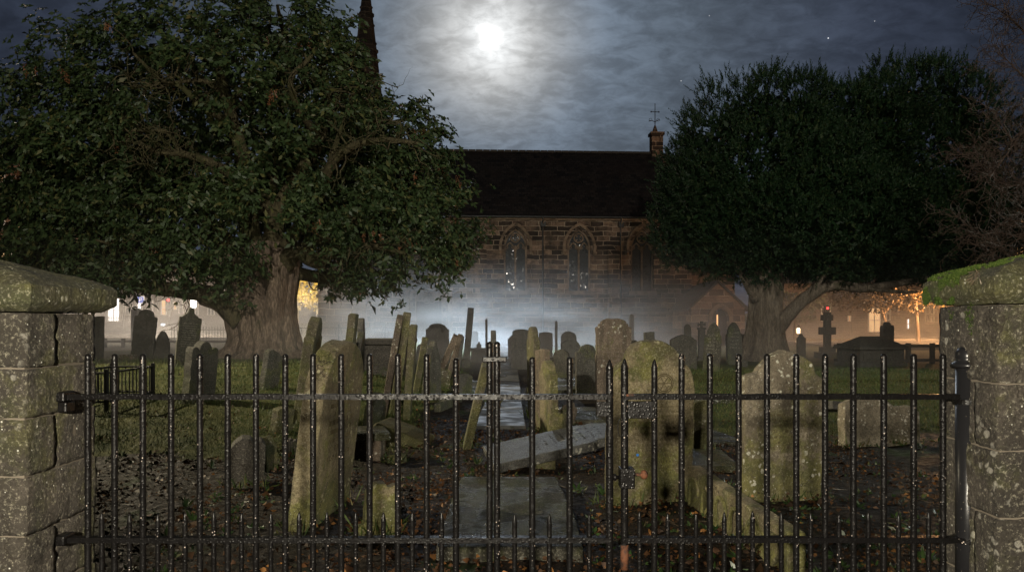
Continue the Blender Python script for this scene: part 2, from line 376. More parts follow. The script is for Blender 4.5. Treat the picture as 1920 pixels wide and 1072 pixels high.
soil = t.mix(t.ramp(t.noise(P, 5, 7, .7), .35, .65), (.007, .005, .004), (.020, .014, .010))
soil = t.mix(t.ramp(t.noise(P, 38, 5, .7), .54, .64, 0, .7), soil, (.05, .030, .016))
soil = t.mix(t.ramp(t.noise(P, 1.7, 5, .6), .56, .68, 0, .75), soil, (.03, .05, .016))
turf = t.mix(t.ramp(t.noise(P, 2.2, 6, .65), .35, .65), (.045, .060, .015), (.11, .11, .034))
turf = t.mix(t.ramp(t.noise(P, 11, 5, .7), .56, .68, 0, .6), turf, (.10, .07, .035))
turf = t.mix(t.ramp(t.noise(P, 60, 3, .7), .45, .7, .5, 0), turf, (.02, .028, .008))
f = t.ramp(t.math('ADD', an.outputs['Fac'], t.math('MULTIPLY', t.math('SUBTRACT', t.noise(P, 6, 5, .7), .5), .9)), .35, .65)
h = t.math('ADD', t.noise(P, 24, 7, .72), t.math('MULTIPLY', t.noise(P, 90, 3, .6), .35))
M['ground'] = t.surf(t.mix(f, soil, turf), t.mix(f, t.ramp(t.noise(P, 15, 4), .4, .6, .55, .85), (.9, .9, .9)), .16, t.bump(h, .9, .035))
g = link('ground', me, M['ground']); tag(g, kind='structure')

# wet flagged path running to the church
t = NT('wet flagstones'); tcn = t.n('ShaderNodeTexCoord'); P = tcn.outputs['Object']
c = t.mix(t.ramp(t.noise(P, 3, 6, .6), .35, .65), (.060, .060, .058), (.10, .098, .092))
c = t.mix(t.ramp(t.noise(P, 9, 5), .58, .68, 0, .7), c, (.035, .04, .022))
M['flag'] = t.surf(c, t.ramp(t.noise(P, 3.5, 5), .35, .62, .34, .62), .22, t.bump(t.noise(P, 20, 6, .65), .4, .012))
pm = MB(); y = 9.15
while y < 30:
    L = random.uniform(.55, .95)
    w0 = -.47+.02*random.random(); w1 = .165+.02*random.random()
    s = .02*(y-9)
    xs = [w0+s*.32, w1-s*.06] if random.random() < .6 else [w0+s*.32, w0+s*.32+random.uniform(.25, .38), w1-s*.06]
    for a, b in zip(xs[:-1], xs[1:]):
        pm.box(a+.008, b-.008, y+.008, y+L-.008, -.06, .035+random.uniform(-.008, .012))
    y += L
o = pm.build('path', M['flag'], bevel=.012); tag(o, kind='structure')

t = NT('wet asphalt'); tcn = t.n('ShaderNodeTexCoord'); P = tcn.outputs['Object']
M['asphalt'] = t.surf(t.mix(t.noise(P, 3, 5), (.045, .043, .04), (.075, .07, .066)), t.ramp(t.noise(P, .6, 4), .4, .6, .25, .6), .5, t.bump(t.noise(P, 60, 3), .3, .01))
M['kerb'] = NT('kerb stone').surf((.28, .26, .23), .7, .3)
M['paint'] = NT('road paint').surf((.75, .75, .72), .6, .3)
def sheet(name, x0, x1, y0, y1, z, mat): 
    o = MB().add([(x0, y0, z), (x1, y0, z), (x1, y1, z), (x0, y1, z)], [(0, 1, 2, 3)]).build(name, mat); tag(o, kind='structure'); return o
sheet('road', -90, -14.6, 38.5, 46, .42, M['asphalt'])
o = MB().box(-90, -14.6, 38.2, 38.5, .2, .54).build('kerb', M['kerb'], bevel=.02); tag(o, kind='structure')
o = MB().box(-90, -14.6, 46.0, 46.3, .2, .54).build('kerb', M['kerb'], bevel=.02); tag(o, kind='structure')
sheet('pavement', -90, -14.6, 46.3, 56, .52, M['kerb'])
sheet('road', 15.5, 110, 33.5, 46, .19, M['asphalt'])
o = MB().box(15.5, 110, 33.2, 33.5, 0, .30).build('kerb', M['kerb'], bevel=.02); tag(o, kind='structure')
o = MB().box(15.5, 110, 46, 46.3, 0, .30).build('kerb', M['kerb'], bevel=.02); tag(o, kind='structure')
mk = MB()
for i in range(14): mk.add([(16+i*4, 39.6, .194), (18.2+i*4, 39.6, .194), (18.2+i*4, 39.75, .194), (16+i*4, 39.75, .194)], [(0, 1, 2, 3)])
o = mk.build('road_marking', M['paint']); tag(o, kind='structure')

# ---------------------------------------------------------------- gate piers
def rough_block(mb, x0, x1, y0, y1, z0, z1, amp=.005, n=26):
    """a rough faced ashlar: a subdivided box with worn edges"""
    c = Vector(((x0+x1)/2, (y0+y1)/2, (z0+z1)/2)); h = Vector(((x1-x0)/2, (y1-y0)/2, (z1-z0)/2))
    seed = random.uniform(0, 99); r = .006
    for ax in range(3):
        for sg in (-1, 1):
            u, v = (ax+1) % 3, (ax+2) % 3
            nu = max(2, min(n, int(h[u]*2/.016))); nv = max(2, min(n, int(h[v]*2/.016)))
            vs = []
            for j in range(nv+1):
                for i in range(nu+1):
                    p = Vector((0, 0, 0)); p[ax] = sg*h[ax]; p[u] = h[u]*(2*i/nu-1); p[v] = h[v]*(2*j/nv-1)
                    q = Vector([max(-(h[k]-r), min(h[k]-r, p[k])) for k in range(3)])
                    dd = p-q
                    p = q+dd.normalized()*r if dd.length > 1e-6 else p
                    w = c+p
                    nz = noise.fractal((w+Vector((seed, 0, 0)))*22, .65, 2.0, 5)
                    vs.append(w+(p-Vector((p.x*.6, p.y*.6, p.z*.6))).normalized()*amp*nz)
            f = []
            for j in range(nv):
                for i in range(nu):
                    q4 = (j*(nu+1)+i, j*(nu+1)+i+1, (j+1)*(nu+1)+i+1, (j+1)*(nu+1)+i)
                    f.append(q4 if sg > 0 else q4[::-1])
            mb.add(vs, f)
M['mortar'] = NT('old lime mortar').surf((.11, .095, .075), .9, .1)
def weld(o, d=.0008):
    bm = bmesh.new(); bm.from_mesh(o.data); bmesh.ops.remove_doubles(bm, verts=bm.verts, dist=d); bmesh.ops.recalc_face_normals(bm, faces=bm.faces)
    bm.to_mesh(o.data); bm.free(); o.data.polygons.foreach_set('use_smooth', [True]*len(o.data.polygons)); return o
def pier(sg, yb, cuts, label):
    inner = 1.59; y0, y1 = 2.44, yb; outer = inner+.62
    root = thing('gate_pier', label, 'gate pier', (sg*(inner+.31), (y0+y1)/2, 0))
    mb = MB(); mo = MB()
    lx = lambda x: x-(inner+.31)
    for k, (z0, z1) in enumerate(zip(cuts[:-1], cuts[1:])):
        ys = (y0+.4*(y1-y0)) if k % 2 == 0 else None
        xs = inner+random.uniform(.26, .36)
        my = (y0+y1)/2
        if ys: 
            rough_block(mb, lx(inner), lx(xs), y0-my, ys-my-.004, z0+.0025, z1-.0025); rough_block(mb, lx(inner)+.006, lx(xs), ys-my+.004, y1-my, z0+.0025, z1-.0025)
        else: rough_block(mb, lx(inner), lx(xs), y0-my, y1-my, z0+.0025, z1-.0025, n=30)
        rough_block(mb, lx(xs)+.008, lx(outer), y0-my, y1-my, z0+.0025, z1-.0025)
    mo.box(lx(inner)+.010, lx(outer)-.010, y0-(y0+y1)/2+.010, y1-(y0+y1)/2-.010, 0, cuts[-1]-.003)
    b = mb.build('pier_stone', M['pillar'], root, smooth_=True); weld(b)
    mo.build('mortar', M['mortar'], root)
    if sg < 0: 
        for c in root.children:
            for v in c.data.vertices: v.co.x *= -1
            c.data.flip_normals()
    return root
def coping(sg, yb, zb, ov, label, apex):
    """pyramidal capping stone with a chamfered edge, worn by noise"""
    hx, hy = .31+ov, (yb-2.44)/2+ov
    prof = [(-.035, .0), (0, .022), (.006, .030), (.006, .085), (-.012, .096)]
    rings = [(hx+a, hy+a, z) for a, z in prof]
    for s in (.85, .7, .55, .4, .25, .1):
        e = 1-s; rings.append((hx*s, hy*s, .096+(apex-.096)*(e**.82)))
    n = 44; vs, fs = [], []
    for (a, b, z) in rings:
        for side in range(4):
            for i in range(n):
                f = 2*i/n-1
                x, y = ((f*a, -b), (a, f*b), (-f*a, b), (-a, -f*b))[side]
                q = Vector((x, y, z)); nn = noise.fractal(Vector((x*11+sg*5, y*11, z*11)), .7, 2, 5)
                vs.append((x+.006*nn*(1 if x > 0 else -1), y+.006*nn*(1 if y > 0 else -1), z+.005*nn))
    m = 4*n
    for j in range(len(rings)-1):
        for k in range(m): fs.append((j*m+k, j*m+(k+1) % m, (j+1)*m+(k+1) % m, (j+1)*m+k))
    fs.append(tuple(range(m-1, -1, -1))); fs.append(tuple(range((len(rings)-1)*m, len(rings)*m)))
    o = MB().add(vs, fs).build('coping_stone', M['cap'], None)
    o.data.polygons.foreach_set('use_smooth', [True]*len(o.data.polygons))
    md = o.modifiers.new('crisp', 'EDGE_SPLIT'); md.split_angle = R(32)
    return o
pl_ = pier(-1, 2.86, [0, .19, .39, .60, .795, .985, 1.15, 1.335], 'left sandstone gate pier with bare lichen-spotted coping')
cp = coping(-1, 2.86, 1.338, .045, '', .20); cp.parent = pl_; cp.location = (0, 0, 1.338)
pr_ = pier(1, 2.78, [0, .20, .42, .66, .88, 1.10, 1.362], 'right gate pier topped with bright green cushion moss')
cp = coping(1, 2.78, 1.362, .035, '', .19); cp.parent = pr_; cp.location = (0, 0, 1.365)
# cushion moss and a dry tuft on the right coping
n = 42000; a = rng.random(n); hx, hy = .345, .205
def capz(lx_, ly_):
    s = np.maximum(np.abs(lx_)/hx, np.abs(ly_)/hy); e = np.clip(1-s, 0, 1); return .096+(.19-.096)*e**.82
P0 = []
for i in range(n):
    k = random.random()
    if k < .62:   # slope towards the gate: two diagonal streaks and the back corner
        u = random.random()**1.2; x = -hx+.02+u*.32; y = random.choice((.10, -.04))+random.gauss(0, .022)+(.06-.22*u*.6)+.04*math.sin(u*17)
        if abs(y) > hy-.01: continue
        if noise.noise((x*22, y*22, 2)) < -.12: continue
        P0.append((x, y, float(capz(np.array(x), np.array(y)))))
    elif k < .965:
        y = random.uniform(-.02, hy); z = random.uniform(.0, .1)
        if noise.noise((y*16, z*16, 5)) < -.05+.5*(1-z/.1)*max(0, (.12-y)/.2): continue
        P0.append((-hx-.002, y, z))
    else:
        y = random.uniform(-.05, .19); z = random.uniform(-.16, .0)
        if noise.noise((y*13, z*9, 8)) < .15-2.2*z: continue
        P0.append((-.318, y, z))
P0 = np.array(P0, dtype=float); D = unit(rng.normal(size=P0.shape)+np.array([-.8, -.3, .9]))
mo = np_mesh('moss', leaves(P0, D, rng.uniform(.004, .010, len(P0)), rng.uniform(.0025, .005, len(P0))), 4, M['moss'], pr_); mo.location = (0, 0, 1.365)
P0 = np.tile(np.array([[-hx-.005, -.12, .09]]), (70, 1))+rng.normal(scale=.012, size=(70, 3)); D = unit(rng.normal(size=(70, 3))*.5+np.array([-.3, -.2, -.7]))
link_o = np_mesh('dry_tuft', leaves(P0, D, rng.uniform(.015, .04, 70), rng.uniform(.0012, .0025, 70)), 4, M['twiglitter'], pr_); link_o.location = (0, 0, 1.365)

# ---------------------------------------------------------------- iron gates
GY = 2.64
gx = lambda px: (px-CX)/F*GY
gz = lambda py: EYE-(py-HZ)/F*GY
def bar(mb, x, z0, z1, r, pointed=False, y=0):
    if pointed: prof = [(r, z0), (r, z1-.032), (r*1.02, z1-.028), (r*.45, z1-.006), (r*.12, z1)]
    else: prof = [(r, z0), (r, z1-r*.9), (r*.86, z1-r*.4), (r*.5, z1-r*.1), (r*.15, z1)]
    # extra rings let the hammered surface catch light unevenly
    zs = [z0+(prof[1][1]-z0)*i/26 for i in range(27)]
    full = [(r*(1+.05*noise.noise((x*9, z*40, 0))), z) for z in zs]+prof[2:]
    return mb.lathe(full, (x, y, 0), 10)
def gate(label, xs, shorts, x0, x1, tops, pointed=()):
    cx = (x0+x1)/2
    root = thing('iron_gate', label, 'gate', (cx, GY, 0))
    for px in xs:
        o = bar(MB(), gx(px)-cx, .07, gz(tops.get(px, 663)), .0112 if px not in (1143, 1171) else .0135, px in pointed).build('bar', M['iron'], root, smooth_=True)
    for px in shorts:
        bar(MB(), gx(px)-cx, .07, gz(960+random.uniform(-3, 3)), .0088, True).build('dog_bar', M['iron'], root, smooth_=True)
    for py, hh in ((743, .0095), (1010, .0095), (1236, .0095)):
        m = MB(); n = 60
        vs, fs = [], []
        for i in range(n+1):
            x = x0-cx+(x1-x0)*i/n; j = .0016*noise.noise((x*9, py, 0))
            for (yy, zz_) in ((-.017, -hh), (-.0155, hh*.93), (0, hh), (.0155, hh*.93), (.017, -hh)): vs.append((x, yy+j, gz(py)+zz_+j))
        for i in range(n):
            for k in range(5): fs.append((i*5+k, (i+1)*5+k, (i+1)*5+(k+1) % 5, i*5+(k+1) % 5))
        fs.append(tuple(range(5))); fs.append(tuple(range(n*5+4, n*5-1, -1)))
        m.add(vs, fs).build('rail', M['iron_rail'], root)
    return root, cx
LX = [165, 215, 268, 321, 375, 427, 480, 535, 587, 640, 693, 746, 800, 855, 918, 932, 998, 1068, 1143]
LS = [191, 243, 296, 347, 401, 453, 508, 561, 613, 667, 719, 773, 828, 965, 1030, 1105]
RX = [1171, 1227, 1278, 1331, 1385, 1438, 1493, 1547, 1600, 1657, 1713, 1768]
RS = [1199, 1252, 1305, 1358, 1411, 1465, 1520, 1573, 1628, 1685, 1741]
gl, glc = gate('wide left leaf of the black iron gate, with a small cross between two taller bars', LX, LS, gx(128), gx(1145), {918: 640, 932: 640, 855: 671, 998: 669, 1068: 669, 1143: 674}, (1143,))
gr, grc = gate('narrow right leaf of the black iron gate carrying the latch and lock box', RX, RS, gx(1169), gx(1800), {1171: 672, 1227: 673}, (1171, 1227))
MB().box(gx(905)-glc, gx(950)-glc, -.019, -.004, gz(678), gz(668)).build('cross_piece', M['iron'], gl, bevel=.003)
m = MB().box(gx(1118)-glc, gx(1144)-glc, -.020, -.006, gz(779), gz(752)); m.build('latch_plate', M['iron'], gl, bevel=.002)
h = MB().box(gx(108)-glc, gx(131)-glc, -.035, .035, gz(752), gz(733)).box(gx(115)-glc, gx(133)-glc, -.028, .028, gz(772), gz(752)).build('hinge', M['iron'], gl, bevel=.006)
h = MB().box(gx(108)-glc, gx(131)-glc, -.035, .035, gz(1018), gz(1000)).build('hinge', M['iron'], gl, bevel=.006)
m = MB().box(gx(1176)-grc, gx(1229)-grc, -.021, -.008, gz(783), gz(751)).build('latch_plate', M['iron'], gr, bevel=.002)
lk = MB().box(gx(1160)-grc, gx(1187)-grc, -.045, .012, gz(911), gz(874)).build('lock_box', M['iron'], gr, bevel=.004)
MB().lathe([(.006, 0), (.006, .025), (.014, .028), (.017, .036), (.014, .046), (.005, .05)], (0, 0, 0), 12).build('knob', M['rust'], lk, smooth_=True).matrix_local = Matrix.Translation((gx(1186)-grc, -.02, gz(887))) @ Matrix.Rotation(R(90), 4, 'Y')
MB().lathe([(.007, 0), (.007, .010), (.012, .012), (.012, .02), (.004, .023)], (0, 0, 0), 10).build('knob', M['iron'], lk, smooth_=True).matrix_local = Matrix.Translation((gx(1160)-grc, -.02, gz(892))) @ Matrix.Rotation(R(-90), 4, 'Y')
MB().lathe([(.0142, gz(1066)), (.0145, gz(1045)), (.0143, gz(1020))], (gx(1171)-grc, 0, 0), 10).build('rust_patch', M['rust'], gr, smooth_=True)
MB().box(gx(1173)-grc, gx(1187)-grc, -.018, .0, gz(742), gz(737.5)).build('rust_patch', M['rust'], gr, bevel=.002)
pts = [(gx(1163)-glc+.011*math.cos(a), -.016, gz(800)+.032*math.sin(a)) for a in np.linspace(.6, 5.6, 16)]
MB().tube(pts, .0016, 5).build('wire_loop', M['iron'], gl, smooth_=True)
# round post with a ball top
pxc = gx(1814)
po = thing('gate_post', 'stout round black iron post with ball finial beside the right pier', 'post', (pxc, GY, 0))
r = .0385
MB().lathe([(r, 0), (r, gz(690))], (0, 0, 0), 28).build('shaft', M['post'], po, smooth_=False).data.polygons.foreach_set('use_smooth', [True]*28+[False]*2)
MB().lathe([(r, 0), (r+.012, .004), (r+.015, .011), (r+.010, .019), (.036, .026), (.0385, .036), (.0385, .048), (.035, .061), (.027, .072), (.015, .079), (.003, .081)], (0, 0, gz(690)), 28).build('finial', M['post'], po, smooth_=True)
for py in (752, 1010):
    MB().lathe([(r+.002, -.009), (r+.009, -.008), (r+.009, .008), (r+.002, .009)], (0, 0, gz(py)), 28).build('hinge_strap', M['iron'], po)
# ---------------------------------------------------------------- church
def wall_mat(name, bw, bh, c1, c2, c3, mortar, soot=.6):
    t = NT(name); tcn = t.n('ShaderNodeTexCoord'); o = tcn.outputs['Object']; x, y, z = sep(t, o)
    wob = t.math('MULTIPLY', t.math('SUBTRACT', t.noise(o, 1.1, 4), .5), .24)
    u = t.math('ADD', t.math('ADD', x, y), wob); vz = t.math('ADD', z, t.math('MULTIPLY', t.math('SUBTRACT', t.noise(o, .9, 4), .5), .18))
    b = t.n('ShaderNodeTexBrick'); t.put(b.inputs['Vector'], comb(t, u, vz, 0))
    b.inputs['Scale'].default_value = 1; b.inputs['Brick Width'].default_value = bw; b.inputs['Row Height'].default_value = bh
    b.inputs['Mortar Size'].default_value = .018; b.inputs['Mortar Smooth'].default_value = .35; b.inputs['Bias'].default_value = -.1
    b.offset = .5; b.squash = 1.4; b.squash_frequency = 3
    b.inputs['Color1'].default_value = (0, 0, 0, 1); b.inputs['Color2'].default_value = (1, 1, 1, 1); b.inputs['Mortar'].default_value = (.5, .5, .5, 1)
    cell = b.outputs['Color']
    col = t.mix(t.ramp(cell, .1, .6), c1, c2); col = t.mix(t.ramp(cell, .62, .95), col, c3)
    col = t.mix(t.ramp(t.noise(o, 1.3, 6, .65), .4, .64, 0, soot), col, (.022, .018, .016))
    col = t.mix(t.ramp(t.noise(o, 7, 5, .7), .4, .7, 0, .5), col, t.mix(.5, c1, (.03, .022, .018)))
    mm = t.math('MULTIPLY', b.outputs['Fac'], t.ramp(t.noise(o, .8, 4, .6), .36, .58, .1, 1))
    col = t.mix(mm, col, mortar)
    hh = t.math('SUBTRACT', t.noise(o, 9, 6, .65), t.math('MULTIPLY', b.outputs['Fac'], .9))
    return t.surf(col, .88, .2, t.bump(hh, .8, .05))
M['ashlar'] = wall_mat('sooty red sandstone ashlar', .74, .27, (.045, .033, .028), (.21, .14, .105), (.37, .245, .175), (.46, .35, .27), .82)
M['ashlar_clean'] = wall_mat('reddish sandstone blocks', .86, .34, (.10, .06, .045), (.28, .17, .115), (.40, .25, .165), (.52, .39, .29), .25)
t = NT('dressed sandstone'); v, o, r = t.coords()
M['dressed'] = t.surf(t.mix(t.ramp(t.noise(v, 2, 6, .65), .38, .72), (.25, .175, .128), (.065, .048, .037)), .85, .2, t.bump(t.noise(v, 12, 5), .5, .02))
t = NT('black roof slates'); tcn = t.n('ShaderNodeTexCoord'); o = tcn.outputs['Object']; x, y, z = sep(t, o)
b = t.n('ShaderNodeTexBrick'); t.put(b.inputs['Vector'], comb(t, x, t.math('MULTIPLY', z, 1.4), 0))
b.inputs['Scale'].default_value = 1; b.inputs['Brick Width'].default_value = .32; b.inputs['Row Height'].default_value = .24; b.inputs['Mortar Size'].default_value = .012
b.inputs['Color1'].default_value = (.016, .015, .016, 1); b.inputs['Color2'].default_value = (.046, .038, .036, 1); b.inputs['Mortar'].default_value = (.006, .006, .006, 1)
c = t.mix(t.ramp(t.noise(o, .7, 5, .65), .4, .65, 0, .6), b.outputs['Color'], (.034, .026, .023))
c = t.mix(t.math('MULTIPLY', t.ramp(t.voro(o, 3.5), .05, .09, 1, 0), .6), c, (.16, .14, .12))
M['slate'] = t.surf(c, .6, .3, t.bump(t.math('SUBTRACT', t.noise(o, 5, 4), t.math('MULTIPLY', b.outputs['Fac'], .8)), .6, .03))
def glass_mat(name):
    t = NT(name); tcn = t.n('ShaderNodeTexCoord'); o = tcn.outputs['Object']; x, y, z = sep(t, o)
    rot = comb(t, t.math('ADD', x, t.math('MULTIPLY', z, .62)), t.math('SUBTRACT', x, t.math('MULTIPLY', z, .62)), 0)
    cell = t.n('ShaderNodeTexVoronoi', feature='F1'); t.put(cell.inputs['Vector'], rot); cell.inputs['Scale'].default_value = 15; cell.inputs['Randomness'].default_value = .35
    cc = t.vmath('SUBTRACT', cell.outputs['Color'], (.5, .5, .5))
    geo = t.n('ShaderNodeNewGeometry')
    nrm = t.vmath('NORMALIZE', t.vmath('ADD', geo.outputs['Normal'], t.vmath('SCALE', cc, .24)))
    edge = t.voro(rot, 15, 'DISTANCE_TO_EDGE')
    col = t.mix(t.ramp(edge, .03, .07), (.004, .004, .004), (.014, .017, .022))
    cr = sep(t, cell.outputs['Color'])[2]
    shiny = t.math('MULTIPLY', t.ramp(cr, .45, .5), t.ramp(t.noise(o, .9, 3), .44, .54))
    return t.surf(col, t.math('SUBTRACT', .62, t.math('MULTIPLY', shiny, t.ramp(edge, .03, .07, 0, .5))), .6, nrm)
M['leaded'] = glass_mat('old leaded glass')

CH = thing('church', 'dark red sandstone church with long slate roof, pointed windows and a spire', 'church', (0, 42, 0), R(3.2))
def cp(name, mb, mat, parent=CH, **k): return mb.build(name, mat, parent, **k)
def arch(cx, hw, z0, zs, za, n=10):
    """two centred pointed arch outline, anticlockwise from the lower left"""
    rise = za-zs; rr = (rise*rise+hw*hw)/(2*hw)            # radius of each arc, centre on the spring line
    pts = [(cx-hw, z0), (cx+hw, z0), (cx+hw, zs)]
    a1 = math.atan2(rise, hw-rr if False else rr-hw)
    for i in range(1, n+1):
        a = math.asin(min(1, rise/rr))*i/n; pts.append((cx+hw-rr+rr*math.cos(a), zs+rr*math.sin(a)))
    for i in range(n-1, -1, -1):
        a = math.asin(min(1, rise/rr))*i/n; pts.append((cx-hw+rr-rr*math.cos(a), zs+rr*math.sin(a)))
    return pts
def wall_with_holes(outer, holes, y, depth):
    """front sheet with openings plus their reveals"""
    mb = MB(); polys = [[Vector((p[0], p[1], 0)) for p in outer]]+[[Vector((p[0], p[1], 0)) for p in h] for h in holes]
    flat = [p for q in polys for p in q]; tri = tessellate_polygon(polys)
    mb.add([(p.x, y, p.y) for p in flat], tri)
    for h in holes:
        n = len(h); mb.add([(p[0], y, p[1]) for p in h]+[(p[0], y+depth, p[1]) for p in h], [(i, (i+1) % n, n+(i+1) % n, n+i) for i in range(n)])
    return mb
WIN = [.2, 3.8, 7.42]; SILL, SPR, APX, HW = 3.1, 5.55, 6.62, .66
holes = [arch(c, HW, SILL, SPR, APX) for c in WIN]
DOOR = arch(-4.65, .78, .05, 2.55, 3.75); holes.append(DOOR)
X0, X1, EAVE = -9.2, 9.75, 7.3
cp('front_wall', wall_with_holes([(X0, 0), (X1, 0), (X1, EAVE), (X0, EAVE)], holes, 0, .42), M['ashlar'])
cp('end_wall', MB().prism([(X1, 0), (X1+.5, 0), (X1+.5, EAVE), (X1, EAVE)], 0, 9.4).add([(X1, 0, EAVE), (X1, 9.4, EAVE), (X1, 4.7, 12.0), (X1+.5, 0, EAVE), (X1+.5, 9.4, EAVE), (X1+.5, 4.7, 12.0)], [(0, 1, 2), (5, 4, 3), (0, 2, 5, 3), (1, 4, 5, 2)]), M['ashlar'])
cp('rear_wall', MB().box(X0, X1, 9.0, 9.4, 0, EAVE), M['ashlar'])
cp('plinth', MB().box(X0, -5.6, -.13, -.004, 0, .75).box(-3.7, X1, -.13, -.004, 0, .75), M['dressed'], bevel=.03)
cp('string_course', MB().box(X0, -5.7, -.10, -.004, 1.78, 1.95).box(-3.6, X1, -.10, -.004, 1.78, 1.95), M['dressed'], bevel=.03)
cp('cornice', MB().box(X0, X1, -.16, -.004, EAVE-.22, EAVE-.03), M['dressed'], bevel=.03)
# roof
RZ, RY = 12.02, 4.7
roof = cp('roof', MB().add([(X0, -.32, EAVE-.02), (X1-.1, -.32, EAVE-.02), (X1-.1, RY, RZ), (X0, RY, RZ), (X0, 9.7, EAVE-.02), (X1-.1, 9.7, EAVE-.02),
     (X0, -.32, EAVE-.12), (X1-.1, -.32, EAVE-.12), (X1-.1, RY, RZ-.12), (X0, RY, RZ-.12), (X0, 9.7, EAVE-.12), (X1-.1, 9.7, EAVE-.12)],
     [(0, 1, 2, 3), (3, 2, 5, 4), (6, 9, 8, 7), (9, 10, 11, 8), (0, 6, 7, 1), (4, 5, 11, 10)]), M['slate'])
rt = MB(); x = X0
while x < X1-.2:
    rt.add([(x, RY-.17, RZ-.09), (x, RY, RZ+.09), (x, RY+.17, RZ-.09), (x+.43, RY-.17, RZ-.09), (x+.43, RY, RZ+.09), (x+.43, RY+.17, RZ-.09)], [(0, 3, 4, 1), (1, 4, 5, 2), (0, 1, 2), (5, 4, 3)]); x += .45
t = NT('clay ridge tiles'); M['ridge'] = t.surf((.12, .10, .085), .7, .3); cp('ridge_tiles', rt, M['ridge'], roof)
cp('gutter', MB().tube([(X0, -.42, EAVE-.08), (X1-.1, -.42, EAVE-.08)], .075, 8), M['dmetal'])
for px in (1.73, 6.15):
    cp('downpipe', MB().tube([(px, -.42, EAVE-.1), (px, -.3, EAVE-.45), (px, -.17, EAVE-.6), (px, -.17, .3)], .05, 8).box(px-.14, px+.14, -.34, -.1, EAVE-.62, EAVE-.34), M['dmetal'])
# buttresses with sloping heads
for bx in (-1.75, 5.72, -6.6):
    m = MB()
    for (d, z0, z1, zt) in ((.75, 0, 2.3, 2.75), (.42, 2.3, 5.2, 5.9)):
        vs = [(-d, z0), (-d, z1), (0, zt), (0, z0)]
        pts = [(y, z) for y, z in vs]; n = 4
        m.add([(bx-.31, y, z) for y, z in pts]+[(bx+.31, y, z) for y, z in pts], [(0, 1, 2, 3), (7, 6, 5, 4)]+[(i, 4+i, 4+(i+1) % 4, (i+1) % 4) for i in range(4)])
    cp('buttress', m, M['ashlar'])
# windows: glass, stone tracery, hood mould and sill
def band(mb, pts, w, y0, y1, closed=False):
    P = [Vector((p[0], p[1])) for p in pts]; n = len(P); L = []
    for i in range(n):
        a = P[(i-1) % n] if closed or i > 0 else P[i]; b = P[(i+1) % n] if closed or i < n-1 else P[i]
        tt = (b-a).normalized(); nn = Vector((-tt.y, tt.x)); L.append((P[i]-nn*w/2, P[i]+nn*w/2))
    vs = []
    for a, b in L: vs += [(a.x, y0, a.y), (b.x, y0, b.y), (b.x, y1, b.y), (a.x, y1, a.y)]
    fs = []
    for i in range(n if closed else n-1):
        j = (i+1) % n
        for k in range(4): fs.append((i*4+k, i*4+(k+1) % 4, j*4+(k+1) % 4, j*4+k))
    return mb.add(vs, fs)
for c in WIN:
    f = MB(); y0, y1 = .16, .30
    band(f, arch(c, HW-.05, SILL, SPR, APX-.08)[1:]+[arch(c, HW-.05, SILL, SPR, APX-.08)[0]], .11, y0, y1)
    f.box(c-.05, c+.05, y0, y1, SILL, SPR+.1)
    for s in (-1, 1):
        cc = c+s*.31; band(f, [q for q in arch(cc, .28, SPR-.25, SPR-.25, SPR+.28)[1:]], .07, y0+.01, y1-.01)
        for q in (-1, 1): band(f, [(cc+q*.25, SPR-.1), (cc+q*.11, SPR-.02), (cc+q*.13, SPR+.12)], .05, y0+.02, y1-.02)
    cz = SPR+.55
    band(f, [(c+.25*math.cos(a), cz+.25*math.sin(a)) for a in np.linspace(0, 2*PI, 20, endpoint=False)], .07, y0+.01, y1-.01, True)
    for k in range(4):
        a = PI/4+k*PI/2; band(f, [(c+.25*math.cos(a), cz+.25*math.sin(a)), (c+.1*math.cos(a), cz+.1*math.sin(a))], .06, y0+.02, y1-.02)
    fo = cp('window', f, M['dressed'])
    gl_ = MB().add([(p[0], .26, p[1]) for p in arch(c, HW-.02, SILL+.01, SPR, APX-.03)], [tuple(range(len(arch(c, HW, SILL, SPR, APX))))])
    gl_.build('pane', M['leaded'], fo)
    bars = MB()
    for zz_ in np.arange(SILL+.5, SPR, .55): bars.box(c-HW+.1, c+HW-.1, .225, .24, zz_-.012, zz_+.012)
    bars.build('saddle_bar', M['dmetal'], fo)
    hm = MB(); a = arch(c, HW+.2, SPR-.3, SPR, APX+.24)[2:]
    band(hm, [(c+HW+.2, SPR-.25)]+a+[(c-HW-.2, SPR-.25)], .15, -.14, -.004)
    for s in (-1, 1): hm.lathe([(.02, -.12), (.12, -.06), (.13, .04), (.05, .1)], (c+s*(HW+.24), -.06, SPR-.3), 8)
    hm.build('hood_mould', M['dressed'], fo)
    MB().prism([(c-HW-.15, SILL-.22), (c+HW+.15, SILL-.22), (c+HW+.12, SILL), (c-HW-.12, SILL)], -.12, .20).build('sill', M['dressed'], fo)
